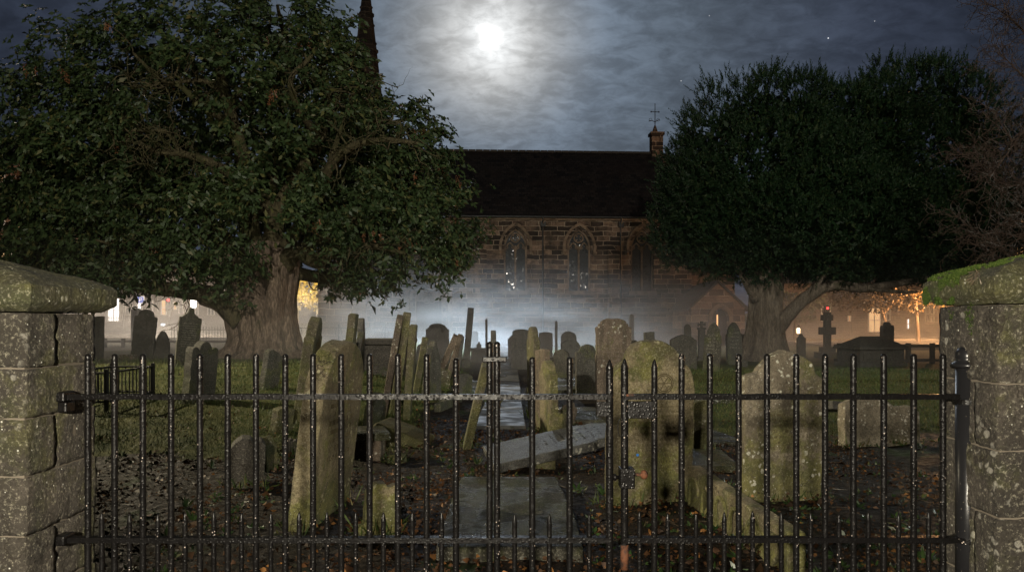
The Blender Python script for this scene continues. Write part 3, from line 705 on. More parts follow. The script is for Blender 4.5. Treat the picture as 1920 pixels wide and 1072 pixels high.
# blind doorway with carved quatrefoil
f = MB(); band(f, DOOR[1:]+[DOOR[0]], .16, .05, .3)
band(f, arch(-4.65, 1.0, 2.3, 2.55, 4.05)[2:], .17, -.16, -.004)
for k in range(4):
    a = PI/4+k*PI/2; band(f, [(-4.65+.2*math.cos(a)+.2*math.cos(b), 2.75+.2*math.sin(a)+.2*math.sin(b)) for b in np.linspace(0, 2*PI, 14, endpoint=False)], .06, .2, .3, True)
do = cp('doorway', f, M['dressed'])
t = NT('dark oak door'); M['oak'] = t.surf((.03, .02, .014), .7, .2)
dm = MB()
for i in range(6): dm.box(-5.43+i*.26+.005, -5.43+(i+1)*.26-.005, .32, .38, .05, 2.5)
dm.build('door', M['oak'], do)
MB().add([(p[0], .36, p[1]) for p in DOOR], [tuple(range(len(DOOR)))]).build('tympanum', M['dressed'], do)
cp('shaft', MB().box(-3.62, -3.34, -.3, -.004, 0, 3.1).box(-5.98, -5.70, -.3, -.004, 0, 3.1).prism([(-6.05, 3.1), (-3.27, 3.1), (-3.27, 3.25), (-6.05, 3.25)], -.36, -.004), M['dressed'], bevel=.03)
# west tower with spire
TX0, TX1, TY0, TY1 = -10.45, -7.9, -1.6, 2.9
cp('tower', MB().box(TX0, TX1, TY0, TY0+2.55, 0, 8.6), M['ashlar_clean'])
cp('tower_plinth', MB().box(TX0-.14, TX1+.14, TY0-.14, TY0-.004, 0, .6), M['dressed'], bevel=.03)
cp('string_course', MB().box(TX0-.1, TX1+.1, TY0-.1, TY0-.004, 2.62, 2.8), M['dressed'], bevel=.03)
scx, scy = wx(694, 42)-.1, TY0+1.27
sp = MB(); prof = [(1.42, 8.6), (1.36, 9.2)]
ztop = wz(-57, 42)
for i in range(1, 13):
    z = 9.2+(ztop-9.2)*i/12; r = 1.36*(1-i/12)+.03; prof.append((r, z))
    if i in (4, 7, 9, 10, 11): prof += [(r+.07, z+.02), (r+.07, z+.16), (r-.02, z+.2)]
M['spire'] = wall_mat('very dark spire stone', .6, .3, (.02, .016, .014), (.05, .035, .028), (.08, .055, .042), (.09, .07, .055), .8)  # far darker colours than the church walls
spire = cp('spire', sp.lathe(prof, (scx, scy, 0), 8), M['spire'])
for i in range(1, 12):
    z = 9.2+(ztop-9.2)*(i+.5)/12; r = 1.36*(1-(i+.5)/12)+.02
    for k in range(8): a = 2*PI*k/8; MB().lathe([(.02, -.07), (.07, 0), (.02, .09)], (scx+r*math.cos(a), scy+r*math.sin(a), z), 5).build('crocket', M['spire'], spire)
# gable stack with an iron weather cross at the east end
gs = wx(1240, 46.7)
cp('gable_stack', MB().box(gs-.3, gs+.42, RY-.32, RY+.32, RZ-1.2, 13.1).box(gs-.38, gs+.5, RY-.4, RY+.4, 13.1, 13.28).lathe([(.2, 13.28), (.14, 13.5), (.05, 13.75)], (gs-.02, RY, 0), 8), M['ashlar'])
v = MB().tube([(gs-.02, RY, 13.6), (gs-.02, RY, 15.05)], [.03, .02], 6); zc = 14.62
v.tube([(gs-.27, RY, zc), (gs+.23, RY, zc)], .022, 5)
for s in (-.27, .23): v.lathe([(.01, -.06), (.05, 0), (.01, .06)], (gs+s, RY, zc), 6)
v.tube([(gs-.42, RY, 14.02), (gs-.25, RY, 14.08), (gs-.02, RY, 13.98), (gs+.2, RY, 14.12), (gs+.3, RY, 14.08)], .026, 5)
for a in (-.3, .18): v.tube([(gs+a+.1*math.cos(b), RY, 14.12+.09*math.sin(b)) for b in np.linspace(0, 5, 9)], .015, 4)
v.lathe([(.005, 15.05), (.035, 15.1), (.005, 15.16)], (gs-.02, RY, 0), 6)
cp('weather_cross', v, M['dmetal'])
# south porch, its gable to the churchyard
PX0, PX1, PY = 9.15, 12.0, -3.6; pcx = (PX0+PX1)/2; pe, pa = 2.2, 3.45
pdoor = arch(pcx+.12, .43, .02, 1.5, 2.05)
pw = wall_with_holes([(PX0, 0), (PX1, 0), (PX1, pe), (pcx, pa), (PX0, pe)], [pdoor], PY, .35)
pw.box(PX0, PX0+.35, PY+.004, -.01, 0, pe); pw.box(PX1-.35, PX1, PY+.004, -.01, 0, pe)
porch = cp('porch', pw, M['ashlar_clean'])
MB().add([(PX0-.22, PY-.12, pe-.16), (pcx, PY-.12, pa+.08), (PX1+.22, PY-.12, pe-.16), (PX0-.22, .0, pe-.16), (pcx, .0, pa+.08), (PX1+.22, .0, pe-.16),
          (PX0-.22, PY-.12, pe-.3), (pcx, PY-.12, pa-.06), (PX1+.22, PY-.12, pe-.3), (PX0-.22, .0, pe-.3), (pcx, .0, pa-.06), (PX1+.22, .0, pe-.3)],
         [(0, 1, 4, 3), (1, 2, 5, 4), (6, 9, 10, 7), (7, 10, 11, 8), (0, 6, 7, 1), (1, 7, 8, 2), (0, 3, 9, 6), (2, 8, 11, 5)]).build('porch_roof', M['slate'], porch)
f = MB(); band(f, arch(pcx+.12, .56, .02, 1.5, 2.22)[1:]+[arch(pcx+.12, .56, .02, 1.5, 2.22)[0]], .2, PY-.07, PY-.004); f.build('arch_mould', M['dressed'], porch)
MB().box(pcx-.33, pcx+.02, PY+.28, PY+.33, .02, 2.0).box(pcx+.12, pcx+.57, PY+.28, PY+.33, .02, 2.0).build('door', M['oak'], porch)
t = NT('lamp lit interior'); M['glow_warm'] = t.surf((.5, .3, .15), .9, .1, emit=(1.0, .52, .22), estr=1.6)
MB().box(pcx+.02, pcx+.12, PY+.36, PY+.37, .55, 1.72).build('lit_gap', M['glow_warm'], porch)
cp('chancel_wall', MB().box(10.3, 13.3, 1.5, 7.5, 0, 4.6), M['ashlar'])
cp('chancel_roof', MB().add([(10.25, 1.2, 4.6), (13.5, 1.2, 4.6), (13.5, 4.5, 7.4), (10.25, 4.5, 7.4), (10.25, 7.8, 4.6), (13.5, 7.8, 4.6)], [(0, 1, 2, 3), (3, 2, 5, 4), (1, 5, 2), (0, 3, 4)]), M['slate'])

# ---------------------------------------------------------------- gravestones
def profile(kind, w, h, sd):
    """outline (x,z) of a headstone from its foot, anticlockwise"""
    hw = w/2; P = []
    def arc(cx, cz, rx, rz, a0, a1, n=12): return [(cx+rx*math.cos(R(a)), cz+rz*math.sin(R(a))) for a in np.linspace(a0, a1, n)]
    if kind == 'round': P = arc(0, h-hw*.8, hw, hw*.8, 0, 180, 22)
    elif kind == 'low': P = arc(0, h-hw*.35, hw, hw*.35, 0, 180, 18)
    elif kind == 'gothic':
        rise = hw*1.5; P = [(x, z) for x, z in arch(0, hw, 0, h-rise, h)[2:]]
    elif kind == 'gothic_shoulder':
        a = hw*.80; rise = a*1.9; P = [(hw, h-rise-.03), (a, h-rise)]+arch(0, a, 0, h-rise, h)[3:-1]+[(-a, h-rise), (-hw, h-rise-.03)]
    elif kind == 'shoulder':
        a = hw*.68; s = h-a*.95; P = [(hw, s-.05), (hw*.97, s-.01), (a+.02, s), (a, s+.03)]+arc(0, h-a*.85, a, a*.85, 6, 174, 16)+[(-a, s+.03), (-a-.02, s), (-hw*.97, s-.01), (-hw, s-.05)]
    elif kind == 'bell':                      # big dome flowing into concave shoulders
        a = hw*.64; s = h-a*.8
        P = [(hw, h*.70)]+[(hw-(hw-a)*(1-math.cos(R(t_))), h*.70+(s-h*.70)*math.sin(R(t_))) for t_ in np.linspace(15, 90, 7)]+arc(0, s, a, a*.8, 5, 175, 18)
        P += [(-(hw-(hw-a)*(1-math.cos(R(t_)))), h*.70+(s-h*.70)*math.sin(R(t_))) for t_ in np.linspace(90, 15, 7)]+[(-hw, h*.70)]
    elif kind == 'dome_steps':
        a = hw*.72; s = h-hw*.52; P = [(hw, s), (hw*.86, s+.015), (hw*.84, s+.05), (a, s+.06)]+arc(0, s+.07, a, h-s-.07, 0, 180, 16)+[(-a, s+.06), (-hw*.84, s+.05), (-hw*.86, s+.015), (-hw, s)]
    elif kind == 'eroded':                    # worn shoulders under a rounded peak
        P = [(hw, h*.80), (hw*.80, h*.84), (hw*.72, h*.91), (hw*.50, h*.955), (hw*.24, h*.985), (0, h), (-hw*.28, h*.97), (-hw*.44, h*.925), (-hw*.60, h*.875), (-hw*.66, h*.845), (-hw, h*.825)]
    elif kind == 'gable': P = [(hw, h-hw*.42), (hw*.5, h-hw*.13), (0, h), (-hw*.5, h-hw*.13), (-hw, h-hw*.42)]
    elif kind == 'pinnacle':                  # square shoulders, tall pointed middle
        P = [(hw, h*.83), (hw*.72, h*.83), (hw*.62, h*.86), (hw*.3, h*.9), (hw*.24, h*.97), (0, h), (-hw*.24, h*.97), (-hw*.3, h*.9), (-hw*.62, h*.86), (-hw*.72, h*.83), (-hw, h*.83)]
    elif kind == 'scallop':
        P = [(hw, h*.83)]+arc(hw*.72, h*.84, hw*.26, h*.07, 10, 170, 6)+arc(0, h*.86, hw*.46, h*.14, 0, 180, 12)+arc(-hw*.72, h*.84, hw*.26, h*.07, 10, 170, 6)+[(-hw, h*.83)]
    elif kind == 'flat': P = [(hw, h), (hw*.3, h+.005), (-hw*.4, h-.008), (-hw, h-.02)]
    elif kind == 'slant': P = [(hw, h*.80), (hw*.2, h*.93), (-hw*.5, h), (-hw, h*.96)]
    elif kind == 'broken': P = [(hw, h*.72), (hw*.62, h*.80), (hw*.35, h*.97), (hw*.05, h), (-hw*.25, h*.86), (-hw*.6, h*.83), (-hw*.78, h*.66), (-hw, h*.6)]
    elif kind == 'jagged': P = [(hw, h*.86), (hw*.7, h*.97), (hw*.3, h*.90), (hw*.1, h*.99), (-hw*.4, h), (-hw*.8, h*.9), (-hw, h*.8)]
    P = [(hw*.96, -.18)]+[(hw, h*.25)]+P+[(-hw, h*.25), (-hw*.96, -.18)]
    # resample and roughen so that no edge is ruler straight
    out = []; n = len(P)
    for i in range(n):
        a, b = Vector(P[i]), Vector(P[(i+1) % n]); k = max(1, int((b-a).length/.05))
        for j in range(k): out.append(a+(b-a)*j/k)
    res = []
    for p in out:
        e = .010*noise.fractal(Vector((p.x*9, p.y*9, sd)), .8, 2, 4)
        f = .006*noise.noise(Vector((p.x*3, p.y*3, sd+20)))
        res.append((p.x*(1+e/max(.15, hw))+f, p.y+e*(1 if p.y > 0 else 0)))
    return res
STONES = {}
def headstone(key, label, px, Y, top, w, t, mat, kind, yaw=0, lean=0, pitch=0, h=None, zb=None, cat='headstone', lines=0, group=None, name=None, parent=None, col='carve', frame=False):
    """base centre under image column px at depth Y; top is the image row its top reaches"""
    x = wx(px, Y); z = hgt(x, Y) if zb is None else zb
    if h is None: h = (wz(top, Y)-z)/math.cos(R(lean))
    sd = random.uniform(0, 90); out = profile(kind, w, h, sd)
    mb = MB().prism(out, -t/2, t/2)
    root = None
    nm = name or 'headstone'
    o = mb.build(nm, M[mat], None)
    m = o.modifiers.new('worn edge', 'BEVEL'); m.width = min(.016, t*.16); m.segments = 3; m.limit_method = 'ANGLE'; m.angle_limit = R(50)
    o.matrix_world = Matrix.Translation((x, Y, z)) @ Matrix.Rotation(R(lean), 4, 'Y') @ Matrix.Rotation(R(yaw), 4, 'Z') @ Matrix.Rotation(R(pitch), 4, 'X')
    tag(o, label, cat, group or 'headstones standing in the churchyard')
    if lines:
        ins = MB(); z0 = h*.72; y = -t/2-.0015
        for i in range(lines):
            zz_ = z0-i*h*.42/lines; xw = w*random.uniform(.26, .37); xx = -xw
            s = h*.42/lines*.46
            while xx < xw:
                ww = random.uniform(.25, .8)*s; k = random.random()
                if k > .16:
                    z_ = zz_+random.uniform(-.08, .08)*s
                    if k < .55: ins.box(xx, xx+ww*.25, y, y+.004, z_, z_+s)
                    elif k < .78: ins.box(xx, xx+ww*.8, y, y+.004, z_+s*.4, z_+s*.58)
                    else: ins.box(xx, xx+ww*.7, y, y+.004, z_, z_+s*.2)
                xx += ww+s*.18
        ins.build('lettering', M[col], o)
    STONES[key] = o
    return o
# nearest stones
A = headstone('A', 'tall leaning round-topped headstone left of the gate, almost edge-on with an olive rim', 600, 5.05, 637, .86, .135, 'stone_ochre', 'round', yaw=85, lean=7.0, lines=0)
headstone('B', 'mossy edge-on headstone with stepped shoulders just behind the large left leaning one', 566, 9.6, 594, .75, .13, 'stone_moss', 'shoulder', yaw=97, lean=8)
headstone('C', 'slim green edge-on slab leaning behind the domed left headstone', 647, 12, 588, .6, .12, 'stone_moss', 'flat', yaw=97, lean=6)
headstone('D', 'upright grey edge-on slab with a notched top beside the slim green one', 676, 15.5, 596, .6, .12, 'stone_grey', 'shoulder', yaw=97, lean=1)
headstone('F', 'brown bare-edged slab leaning hard right against its mossy neighbour', 719, 10.1, 590, .72, .085, 'stone_brown', 'slant', yaw=97, lean=9.5)
headstone('F2', 'tall mossy slab leaning behind the brown bare-edged one', 738, 10.9, 586, .6, .115, 'stone_moss', 'flat', yaw=98, lean=8)
headstone('G', 'upright yellow-green post-like slab right of the leaning brown pair', 763, 10.3, 609, .55, .10, 'stone_moss', 'flat', yaw=95, lean=4)
headstone('H', 'short dark mossy stone with a broken jagged top', 812, 12.6, 639, .34, .12, 'stone_slate', 'broken', yaw=60, lean=-1)
headstone('I', 'thin brown slab tilted far to the right in the leaning row', 816, 15.8, 628, .5, .13, 'stone_brown', 'flat', yaw=94, lean=24)
headstone('J', 'narrow pale-edged slab tilted right beside the brown tilted one', 836, 15.2, 627, .5, .10, 'stone_brown', 'shoulder', yaw=93, lean=16)
headstone('J2', 'low blunt stump of stone at the foot of the tilted slabs', 826, 14.6, 690, .34, .12, 'stone_moss', 'jagged', yaw=20, lean=6)
headstone('K', 'thin dark slab tilted right behind the pale-edged one', 858, 19.5, 630, .5, .10, 'stone_grey', 'flat', yaw=93, lean=8)
headstone('L', 'very tall grey edge-on slab leaning right in the mist', 874, 23.5, 577, .7, .19, 'stone_grey', 'shoulder', yaw=92, lean=5)
headstone('N', 'narrow grey edge-on stone seen between the two bars of the gate cross', 925, 12.0, 620, .5, .085, 'stone_grey', 'shoulder', yaw=92, lean=0)
headstone('O', 'short ochre slab leaning right beside the start of the path', 876, 7.9, 683, .5, .085, 'stone_moss', 'flat', yaw=93, lean=13)
headstone('P', 'wide domed grey headstone facing us in the mist left of the tall leaning slab', 820, 24, 606, .74, .16, 'stone_grey', 'dome_steps', yaw=8, lean=0)
headstone('Q', 'low rounded grey stone left of the wide domed misty headstone', 792, 22, 644, .30, .14, 'stone_grey', 'round', yaw=0)
headstone('S', 'faint round-topped stone far off in the mist by the chest tomb', 890, 33, 620, .3, .14, 'stone_grey', 'round')
headstone('T', 'large dark round-topped headstone leaning at the far right edge of the path', 976, 21, 617, .52, .2, 'stone_grey', 'low', yaw=-14, lean=2)
headstone('T2', 'faint shouldered headstone just left of the large dark one by the path end', 962, 27, 628, .38, .14, 'stone_grey', 'shoulder')
headstone('U', 'tall upright mossy edge-on slab right of the path', 1002, 10.2, 612, .5, .085, 'stone_moss', 'shoulder', yaw=-80, lean=-1)
headstone('V', 'brownish edge-on slab in front of the tall mossy one by the path', 1018, 9.0, 654, .42, .075, 'stone_brown', 'flat', yaw=-76, lean=-.5)
headstone('V2', 'low ochre edge-on slab with stepped top beside the path', 1030, 8.5, 676, .4, .085, 'stone_ochre', 'shoulder', yaw=-74, lean=-1)
headstone('W', 'small broken ochre stub at the foot of the stepped edge-on slab', 1043, 8.3, 771, .17, .1, 'stone_ochre', 'jagged', yaw=-25, lean=4)
headstone('Z', 'grey shouldered headstone facing us in the mist right of the path', 1069, 20, 637, .50, .14, 'stone_grey', 'dome_steps', yaw=4, lean=1)
headstone('Z2', 'rounded headstone half hidden behind the grey shouldered misty one', 1066, 22, 621, .46, .14, 'stone_grey', 'round')
headstone('AA', 'pale rounded headstone in the mist between the mossy slab and the slim post', 1023, 27, 622, .50, .14, 'stone_grey', 'low')
headstone('CC', 'black-stained mossy headstone with one rounded shoulder left of the tall brown one', 1101, 13.0, 645, .40, .12, 'stone_slate', 'shoulder', yaw=6)
headstone('DD', 'tall brown headstone with domed top and small corner knobs behind the round ochre one', 1150, 10.2, 597, .48, .12, 'stone_brown', 'dome_steps', yaw=3)
E2 = headstone('EE', 'broad ochre bell-shaped headstone with worn lettering and a carved roundel behind the lock', 1214, 5.42, 636, .63, .12, 'stone_ochre', 'bell', yaw=11, lean=.6, pitch=3, lines=0)
headstone('GS', 'small green stone peeping out right of the bell-shaped ochre headstone', 1312, 7.4, 750, .16, .1, 'stone_moss', 'flat', yaw=0, lean=1)
FF = headstone('FF', 'broad worn headstone with white lichen patches in front of the right half of the gate', 1463, 5.5, 655, .61, .12, 'stone_lichen', 'eroded', yaw=9, pitch=1)
headstone('HH', 'wide pale lichened stone leaning right, low in the grass by the right pier', 1648, 7.8, 750, .88, .13, 'stone_pale', 'jagged', yaw=9, lean=9, pitch=-14)
headstone('SF', 'small ochre rounded stone close behind the bottom rail of the gate', 712, 4.62, 905, .21, .14, 'stone_ochre', 'jagged', yaw=18, lean=4, pitch=-5)
headstone('SF2', 'tiny broken fragment leaning on the small rounded stone', 690, 4.55, 975, .12, .08, 'stone_ochre', 'broken', yaw=30, lean=-14)
headstone('II', 'broad dark gabled headstone right of the bell-shaped one', 1281, 19.2, 627, .67, .2, 'stone_dark', 'gable', yaw=-4)
headstone('JJ', 'small pointed stone behind the dark gabled headstone', 1289, 24, 607, .22, .14, 'stone_slate', 'gothic')
headstone('JJ2', 'mossy trapezium stone top behind the bell-shaped headstone', 1217, 15, 622, .20, .14, 'stone_slate', 'flat')
headstone('JJ3', 'dark square stone top just right of the tall brown headstone', 1186, 15, 638, .16, .14, 'stone_dark', 'flat')
headstone('JJ4', 'slim pale pointed stone high against the church wall base', 1184, 30, 588, .2, .16, 'stone_grey', 'gothic')
headstone('LL', 'pointed headstone with five rows of lettering leaning right near the porch', 1333, 18.3, 604, .40, .13, 'stone_slate', 'gothic_shoulder', yaw=-24, lean=4, lines=6, col='carve_pale')
headstone('MM', 'round-arched lettered headstone between the pointed one and the yew', 1377, 21.5, 603, .44, .14, 'stone_slate', 'gothic_shoulder', yaw=4, lean=-1.5, lines=5, col='carve_pale')
headstone('NN', 'plain grey stone with sloping top beside the yew trunk', 1396, 26.5, 626, .38, .14, 'stone_grey', 'slant', yaw=0, lean=3)
headstone('PP', 'narrow pinnacled stone right of the yew against the lit road', 1502, 25, 625, .27, .16, 'stone_dark', 'pinnacle', yaw=0)
headstone('SB', 'knobbed stone standing behind the hipped chest tomb', 1663, 23.5, 603, .36, .2, 'stone_dark', 'scallop', yaw=6)
# left lawn
headstone('la', 'dark slab half hidden behind the left pier', 183, 20, 593, .34, .12, 'stone_dark', 'flat', yaw=-20, lean=1)
headstone('lb', 'broad dark headstone with round head and shoulders leaning right on the left lawn', 266, 20.2, 580, .56, .14, 'stone_dark', 'shoulder', yaw=14, lean=6)
headstone('lc', 'short reddish dark stone beside the broad leaning one on the left lawn', 304, 20.6, 620, .38, .13, 'stone_dark', 'gothic_shoulder', yaw=0, lean=2)
headstone('ld', 'misty gabled stone far behind the broad leaning dark headstone', 256, 33, 577, .44, .15, 'stone_grey', 'gable')
headstone('le', 'tall lettered headstone with a pointed finial leaning right by the big tree', 347, 16.6, 576, .46, .13, 'stone_slate', 'pinnacle', yaw=30, lean=6.5, lines=11, col='carve_pale')
headstone('lf', 'mossy headstone with a scalloped top left of the big tree', 371, 10.9, 640, .46, .15, 'stone_slate', 'scallop', yaw=62, lean=5)
headstone('lg', 'leaning dark slab with a mossy curved edge at the foot of the big tree', 503, 12.4, 654, .38, .12, 'stone_slate', 'slant', yaw=70, lean=9)
headstone('stump', 'jagged dark broken stone split by fissures at the left of the gate', 462, 6.0, 818, .26, .24, 'stone_dark', 'jagged', yaw=20, lean=3)
headstone('stump2', 'low mossy fragment beside the jagged dark broken stone', 498, 6.6, 818, .14, .2, 'stone_moss', 'broken', yaw=-10, lean=-3)
headstone('stub', 'dark short stub beside the foot of the large left headstone', 545, 7.2, 822, .14, .14, 'stone_dark', 'jagged', yaw=10)
headstone('lo', 'low brown stone by the left pier at the lawn edge', 192, 7.9, 840, .2, .14, 'stone_brown', 'low', yaw=0)
# more of the crowded leaning rows and broken pieces
headstone('x1', 'thin dark slab leaning right just left of the jagged-topped mossy stone', 795, 12.6, 648, .5, .10, 'stone_slate', 'flat', yaw=95, lean=7)
headstone('x2', 'thin mossy slab leaning right close behind the upright yellow-green one', 779, 13.4, 632, .55, .11, 'stone_moss', 'shoulder', yaw=97, lean=10)
headstone('x3', 'slim brown slab tilted right at the back of the leaning row', 846, 18, 640, .45, .10, 'stone_brown', 'slant', yaw=93, lean=13)
headstone('x4', 'low dark stone with a rounded top by the left path edge', 866, 13.2, 700, .34, .12, 'stone_slate', 'low', yaw=40, lean=5)
headstone('x5', 'short leaning slab between the green slim stone and the grey notched one', 663, 14, 622, .4, .11, 'stone_slate', 'gothic', yaw=95, lean=9)
headstone('x6', 'dark sloping stub in the grass left of the brown bare-edged slab', 700, 9.2, 735, .26, .14, 'stone_slate', 'broken', yaw=60, lean=6)
headstone('x7', 'dark round-topped headstone between the path slabs and the black-stained stone', 1054, 16.5, 655, .34, .14, 'stone_slate', 'round', yaw=-10, lean=-2)
headstone('x8', 'small leaning fragment on the soil right of the path slabs', 1060, 9.6, 752, .22, .10, 'stone_brown', 'broken', yaw=30, lean=12)
headstone('x9', 'low mossy fragment in the dead leaves below the brown leaning slab', 745, 7.0, 850, .16, .12, 'stone_moss', 'jagged', yaw=-20, lean=-8)
headstone('x10', 'mossy small stone left of the large left headstone on the lawn edge', 527, 8.6, 762, .24, .12, 'stone_moss', 'low', yaw=60, lean=6)
def kerb(label, px, Y, L, rz, mat='stone_slate', h=.14):
    x = wx(px, Y); o = MB().box(-L/2, L/2, -.055, .055, -.15, h).build('grave_kerb', M[mat], bevel=.02, loc=(x, Y, hgt(x, Y))); o.rotation_euler = (R(random.uniform(-6, 6)), R(random.uniform(-3, 3)), R(rz)); tag(o, label, 'grave kerb', 'kerb stones edging the graves')
kerb('low dark kerb stone along the left side of the flagged path', 842, 11.6, 1.5, 82)
kerb('mossy kerb stone along the right side of the flagged path', 1000, 12.6, 1.4, 95, 'stone_moss')
kerb('broken kerb stone lying askew behind the fallen shining headstone', 1085, 8.2, .8, 24, 'stone_moss', .1)
# posts in the mist
def slim(label, px, Y, top, w, mat='stone_grey'):
    x = wx(px, Y); z = hgt(x, Y); h = wz(top, Y)-z
    o = MB().box(-w/2, w/2, -w/2, w/2, -.2, h*.97).add([(-w/2, -w/2, h*.97), (w/2, -w/2, h*.97), (w/2, w/2, h*.97), (-w/2, w/2, h*.97), (0, 0, h)], [(0, 1, 4), (1, 2, 4), (2, 3, 4), (3, 0, 4)]).build('stone_post', M[mat], bevel=.01, loc=(x, Y, z))
    return tag(o, label, 'post')
slim('slim pale post in the mist left of the path end', 912, 27, 597, .085)
slim('slim pale post in the mist above the right side of the path', 1043, 28, 601, .10)

# lettering, roundel and blue dot on the bell-shaped stone; fluting lines on the left one
def face(o, t): return -t/2-.002
def letters(o, w, z0, z1, n, t, xw, skip=.16):
    ins = MB(); y = -t/2-.0012; step = (z0-z1)/n
    for i in range(n):
        zz_ = z0-i*step; s = step*random.choice((.42, .5, .58)); W_ = xw*random.uniform(.8, 1); xx = -W_
        while xx < W_:
            ww = s*random.uniform(.35, .75)
            if random.random() > skip:
                k = random.randrange(6); q = s*.13
                if k in (0, 1, 2, 3): ins.box(xx, xx+q, y, y+.003, zz_, zz_+s)
                if k in (1, 3, 5): ins.box(xx+ww*.7-q, xx+ww*.7, y, y+.003, zz_, zz_+s)
                if k in (2, 4): ins.box(xx+q, xx+ww*.65, y, y+.003, zz_+s*.8, zz_+s*.92)
                if k in (0, 3, 4): ins.box(xx+q, xx+ww*.6, y, y+.003, zz_+s*.04, zz_+s*.16)
                if k in (1, 5): ins.box(xx+q, xx+ww*.6-q, y, y+.003, zz_+s*.45, zz_+s*.57)
            xx += ww
    return ins.build('lettering', M['carve'], o)
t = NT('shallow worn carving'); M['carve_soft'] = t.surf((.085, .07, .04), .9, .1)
ins = letters(E2, .63, .66, .22, 11, .12, .2); ins.data.materials[0] = M['carve_soft']
m = MB(); y = -.0615
for rr in (.068, .056): m.tube([(.075+rr*math.cos(a), y, .87+rr*math.sin(a)) for a in np.linspace(0, 2*PI, 28)], .0035, 5)
for k in range(6): a = k*PI/3; m.tube([(.075, y, .87), (.075+.05*math.cos(a), y, .87+.05*math.sin(a))], .003, 4)
m.tube([(-.05, y, .70), (.22, y, .705)], .002, 4); m.tube([(.20, y, .69), (.215, y, .3)], .002, 4)
m.build('roundel', M['carve_soft'], E2)
t = NT('blue sticker'); MB().lathe([(.010, 0), (.010, .003)], (0, 0, 0), 12).build('blue_spot', t.surf((.03, .16, .5), .5, .4), E2).matrix_local = Matrix.Translation((-.11, -.0605, .36)) @ Matrix.Rotation(R(90), 4, 'X')
ins = letters(A, .8, .82, .35, 8, .136, .26, .3); ins.data.materials[0] = M['carve_soft']
ins = letters(FF, .6, .62, .34, 7, .121, .19, .35); ins.data.materials[0] = M['carve_soft']
DDo = STONES['DD']; ins = letters(DDo, .46, 1.0, .55, 8, .121, .16, .3); ins.data.materials[0] = M['carve_soft']

M['stone_shine'] = stone_mat('rain washed slab', (.07, .072, .07), (.045, .046, .046), moss=.15, mosscol=(.07, .075, .03), lichen=.3, streak=0, rough=.36, spec=.75, bump=.5, fleck=.2)
# slabs, ledgers and tombs
def slab(label, pts, top_z, th, mat, rot=(0, 0, 0), loc=None, cat='grave slab', name='grave_slab', lines=None):
    """pts: outline (x,y) in metres round loc"""
    n = len(pts); q = []
    for i in range(n):
        a, b = Vector(pts[i]), Vector(pts[(i+1) % n]); k = max(1, int((b-a).length/.06))
        for j in range(k): p = a+(b-a)*j/k; q.append((p.x+.007*noise.noise((p.x*12, p.y*12, 1)), p.y+.007*noise.noise((p.x*12, p.y*12, 7))))
    m = MB(); n = len(q); m.add([(x, y, 0) for x, y in q]+[(x, y, -th) for x, y in q], [tuple(range(n)), tuple(range(2*n-1, n-1, -1))]+[(i, n+i, n+(i+1) % n, (i+1) % n) for i in range(n)])
    o = m.build(name, M[mat], bevel=.01); o.location = (loc[0], loc[1], top_z); o.rotation_euler = [R(a) for a in rot]
    return tag(o, label, cat, 'grave slabs lying in the churchyard')
slab('large wet ledger stone lying flat in front of the path, close behind the gate', [(-.40, -.93), (.41, -.93), (.42, -.2), (.37, .93), (-.385, .95), (-.40, .1)], .075, .11, 'stone_wet', loc=(-.02, 5.02))
FS = slab('fallen shouldered headstone lying tilted across the path end, shining blue', [(-.62, -.29), (.30, -.28), (.34, -.25), (.45, -.24), (.56, -.15), (.60, .0), (.56, .15), (.45, .24), (.34, .25), (.30, .28), (-.62, .29)], .225, .085, 'stone_shine', rot=(8, -11, 10), loc=(.38, 6.85), cat='headstone', name='fallen_headstone')
ins = MB(); 
for i in range(8):
    xx = .42-i*.085; yy = -.15
    while yy < .15:
        s = random.uniform(.012, .03)
        if random.random() > .55: ins.box(xx, xx+.02, yy, yy+.0035, .0008, .0022)
        yy += s
ins.build('lettering', NT('faint slab letters').surf((.055, .055, .05), .8, .1), FS)
o = MB().box(-.09, .09, -.07, .07, -.1, .10).build('support_stone', M['stone_moss'], bevel=.02, loc=(.30, 6.72, 0)); tag(o, 'small mossy block propping up the fallen shining headstone', 'stone')
def ledger(label, px, Y, w, d, z, mat='stone_wet', rz=0, rx=0, ry=0, th=.08): return slab(label, [(-w/2, -d/2), (w/2, -d/2), (w/2, d/2), (-w/2, d/2)], z+hgt(wx(px, Y), Y), th, mat, rot=(rx, ry, rz), loc=(wx(px, Y), Y))
ledger('pale tilted ledger slab left of the path among the leaning slabs', 876, 14.2, .42, 1.3, .10, rx=6, ry=6)
ledger('pale tilted ledger slab right of the path in front of the misty headstones', 1058, 14.6, .62, 1.4, .12, rx=5, ry=-5)
ledger('flat dark slab behind the fallen shining headstone', 1090, 10.4, .55, 1.5, .06)
ledger('dark wet ledger stone behind the bell-shaped headstone', 1300, 8.6, .62, 1.5, .06, rz=8)
ledger('second dark wet ledger stone between the bell-shaped and the lichened headstones', 1318, 6.9, .5, .9, .05, rz=-4)
ledger('bluish tilted slab left of the pale lichened stone', 1560, 9.2, .34, .5, .30, 'stone_grey', rz=12, rx=-8, ry=6, th=.1)
ledger('low dark slab on the lawn behind the right-hand headstones', 1330, 12.2, .5, .8, .06, rz=10)
o = ledger('wet slab laid on a low block right of the large left headstone', 695, 7.2, .32, .42, .27, rz=18, rx=2, ry=2, th=.075)
o = MB().box(-.13, .13, -.15, .15, -.1, .195).build('stone_block', M['stone_brown'], bevel=.02, loc=(wx(694, 7.2), 7.2, 0)); tag(o, 'low brown block under the wet slab near the large left headstone', 'stone')
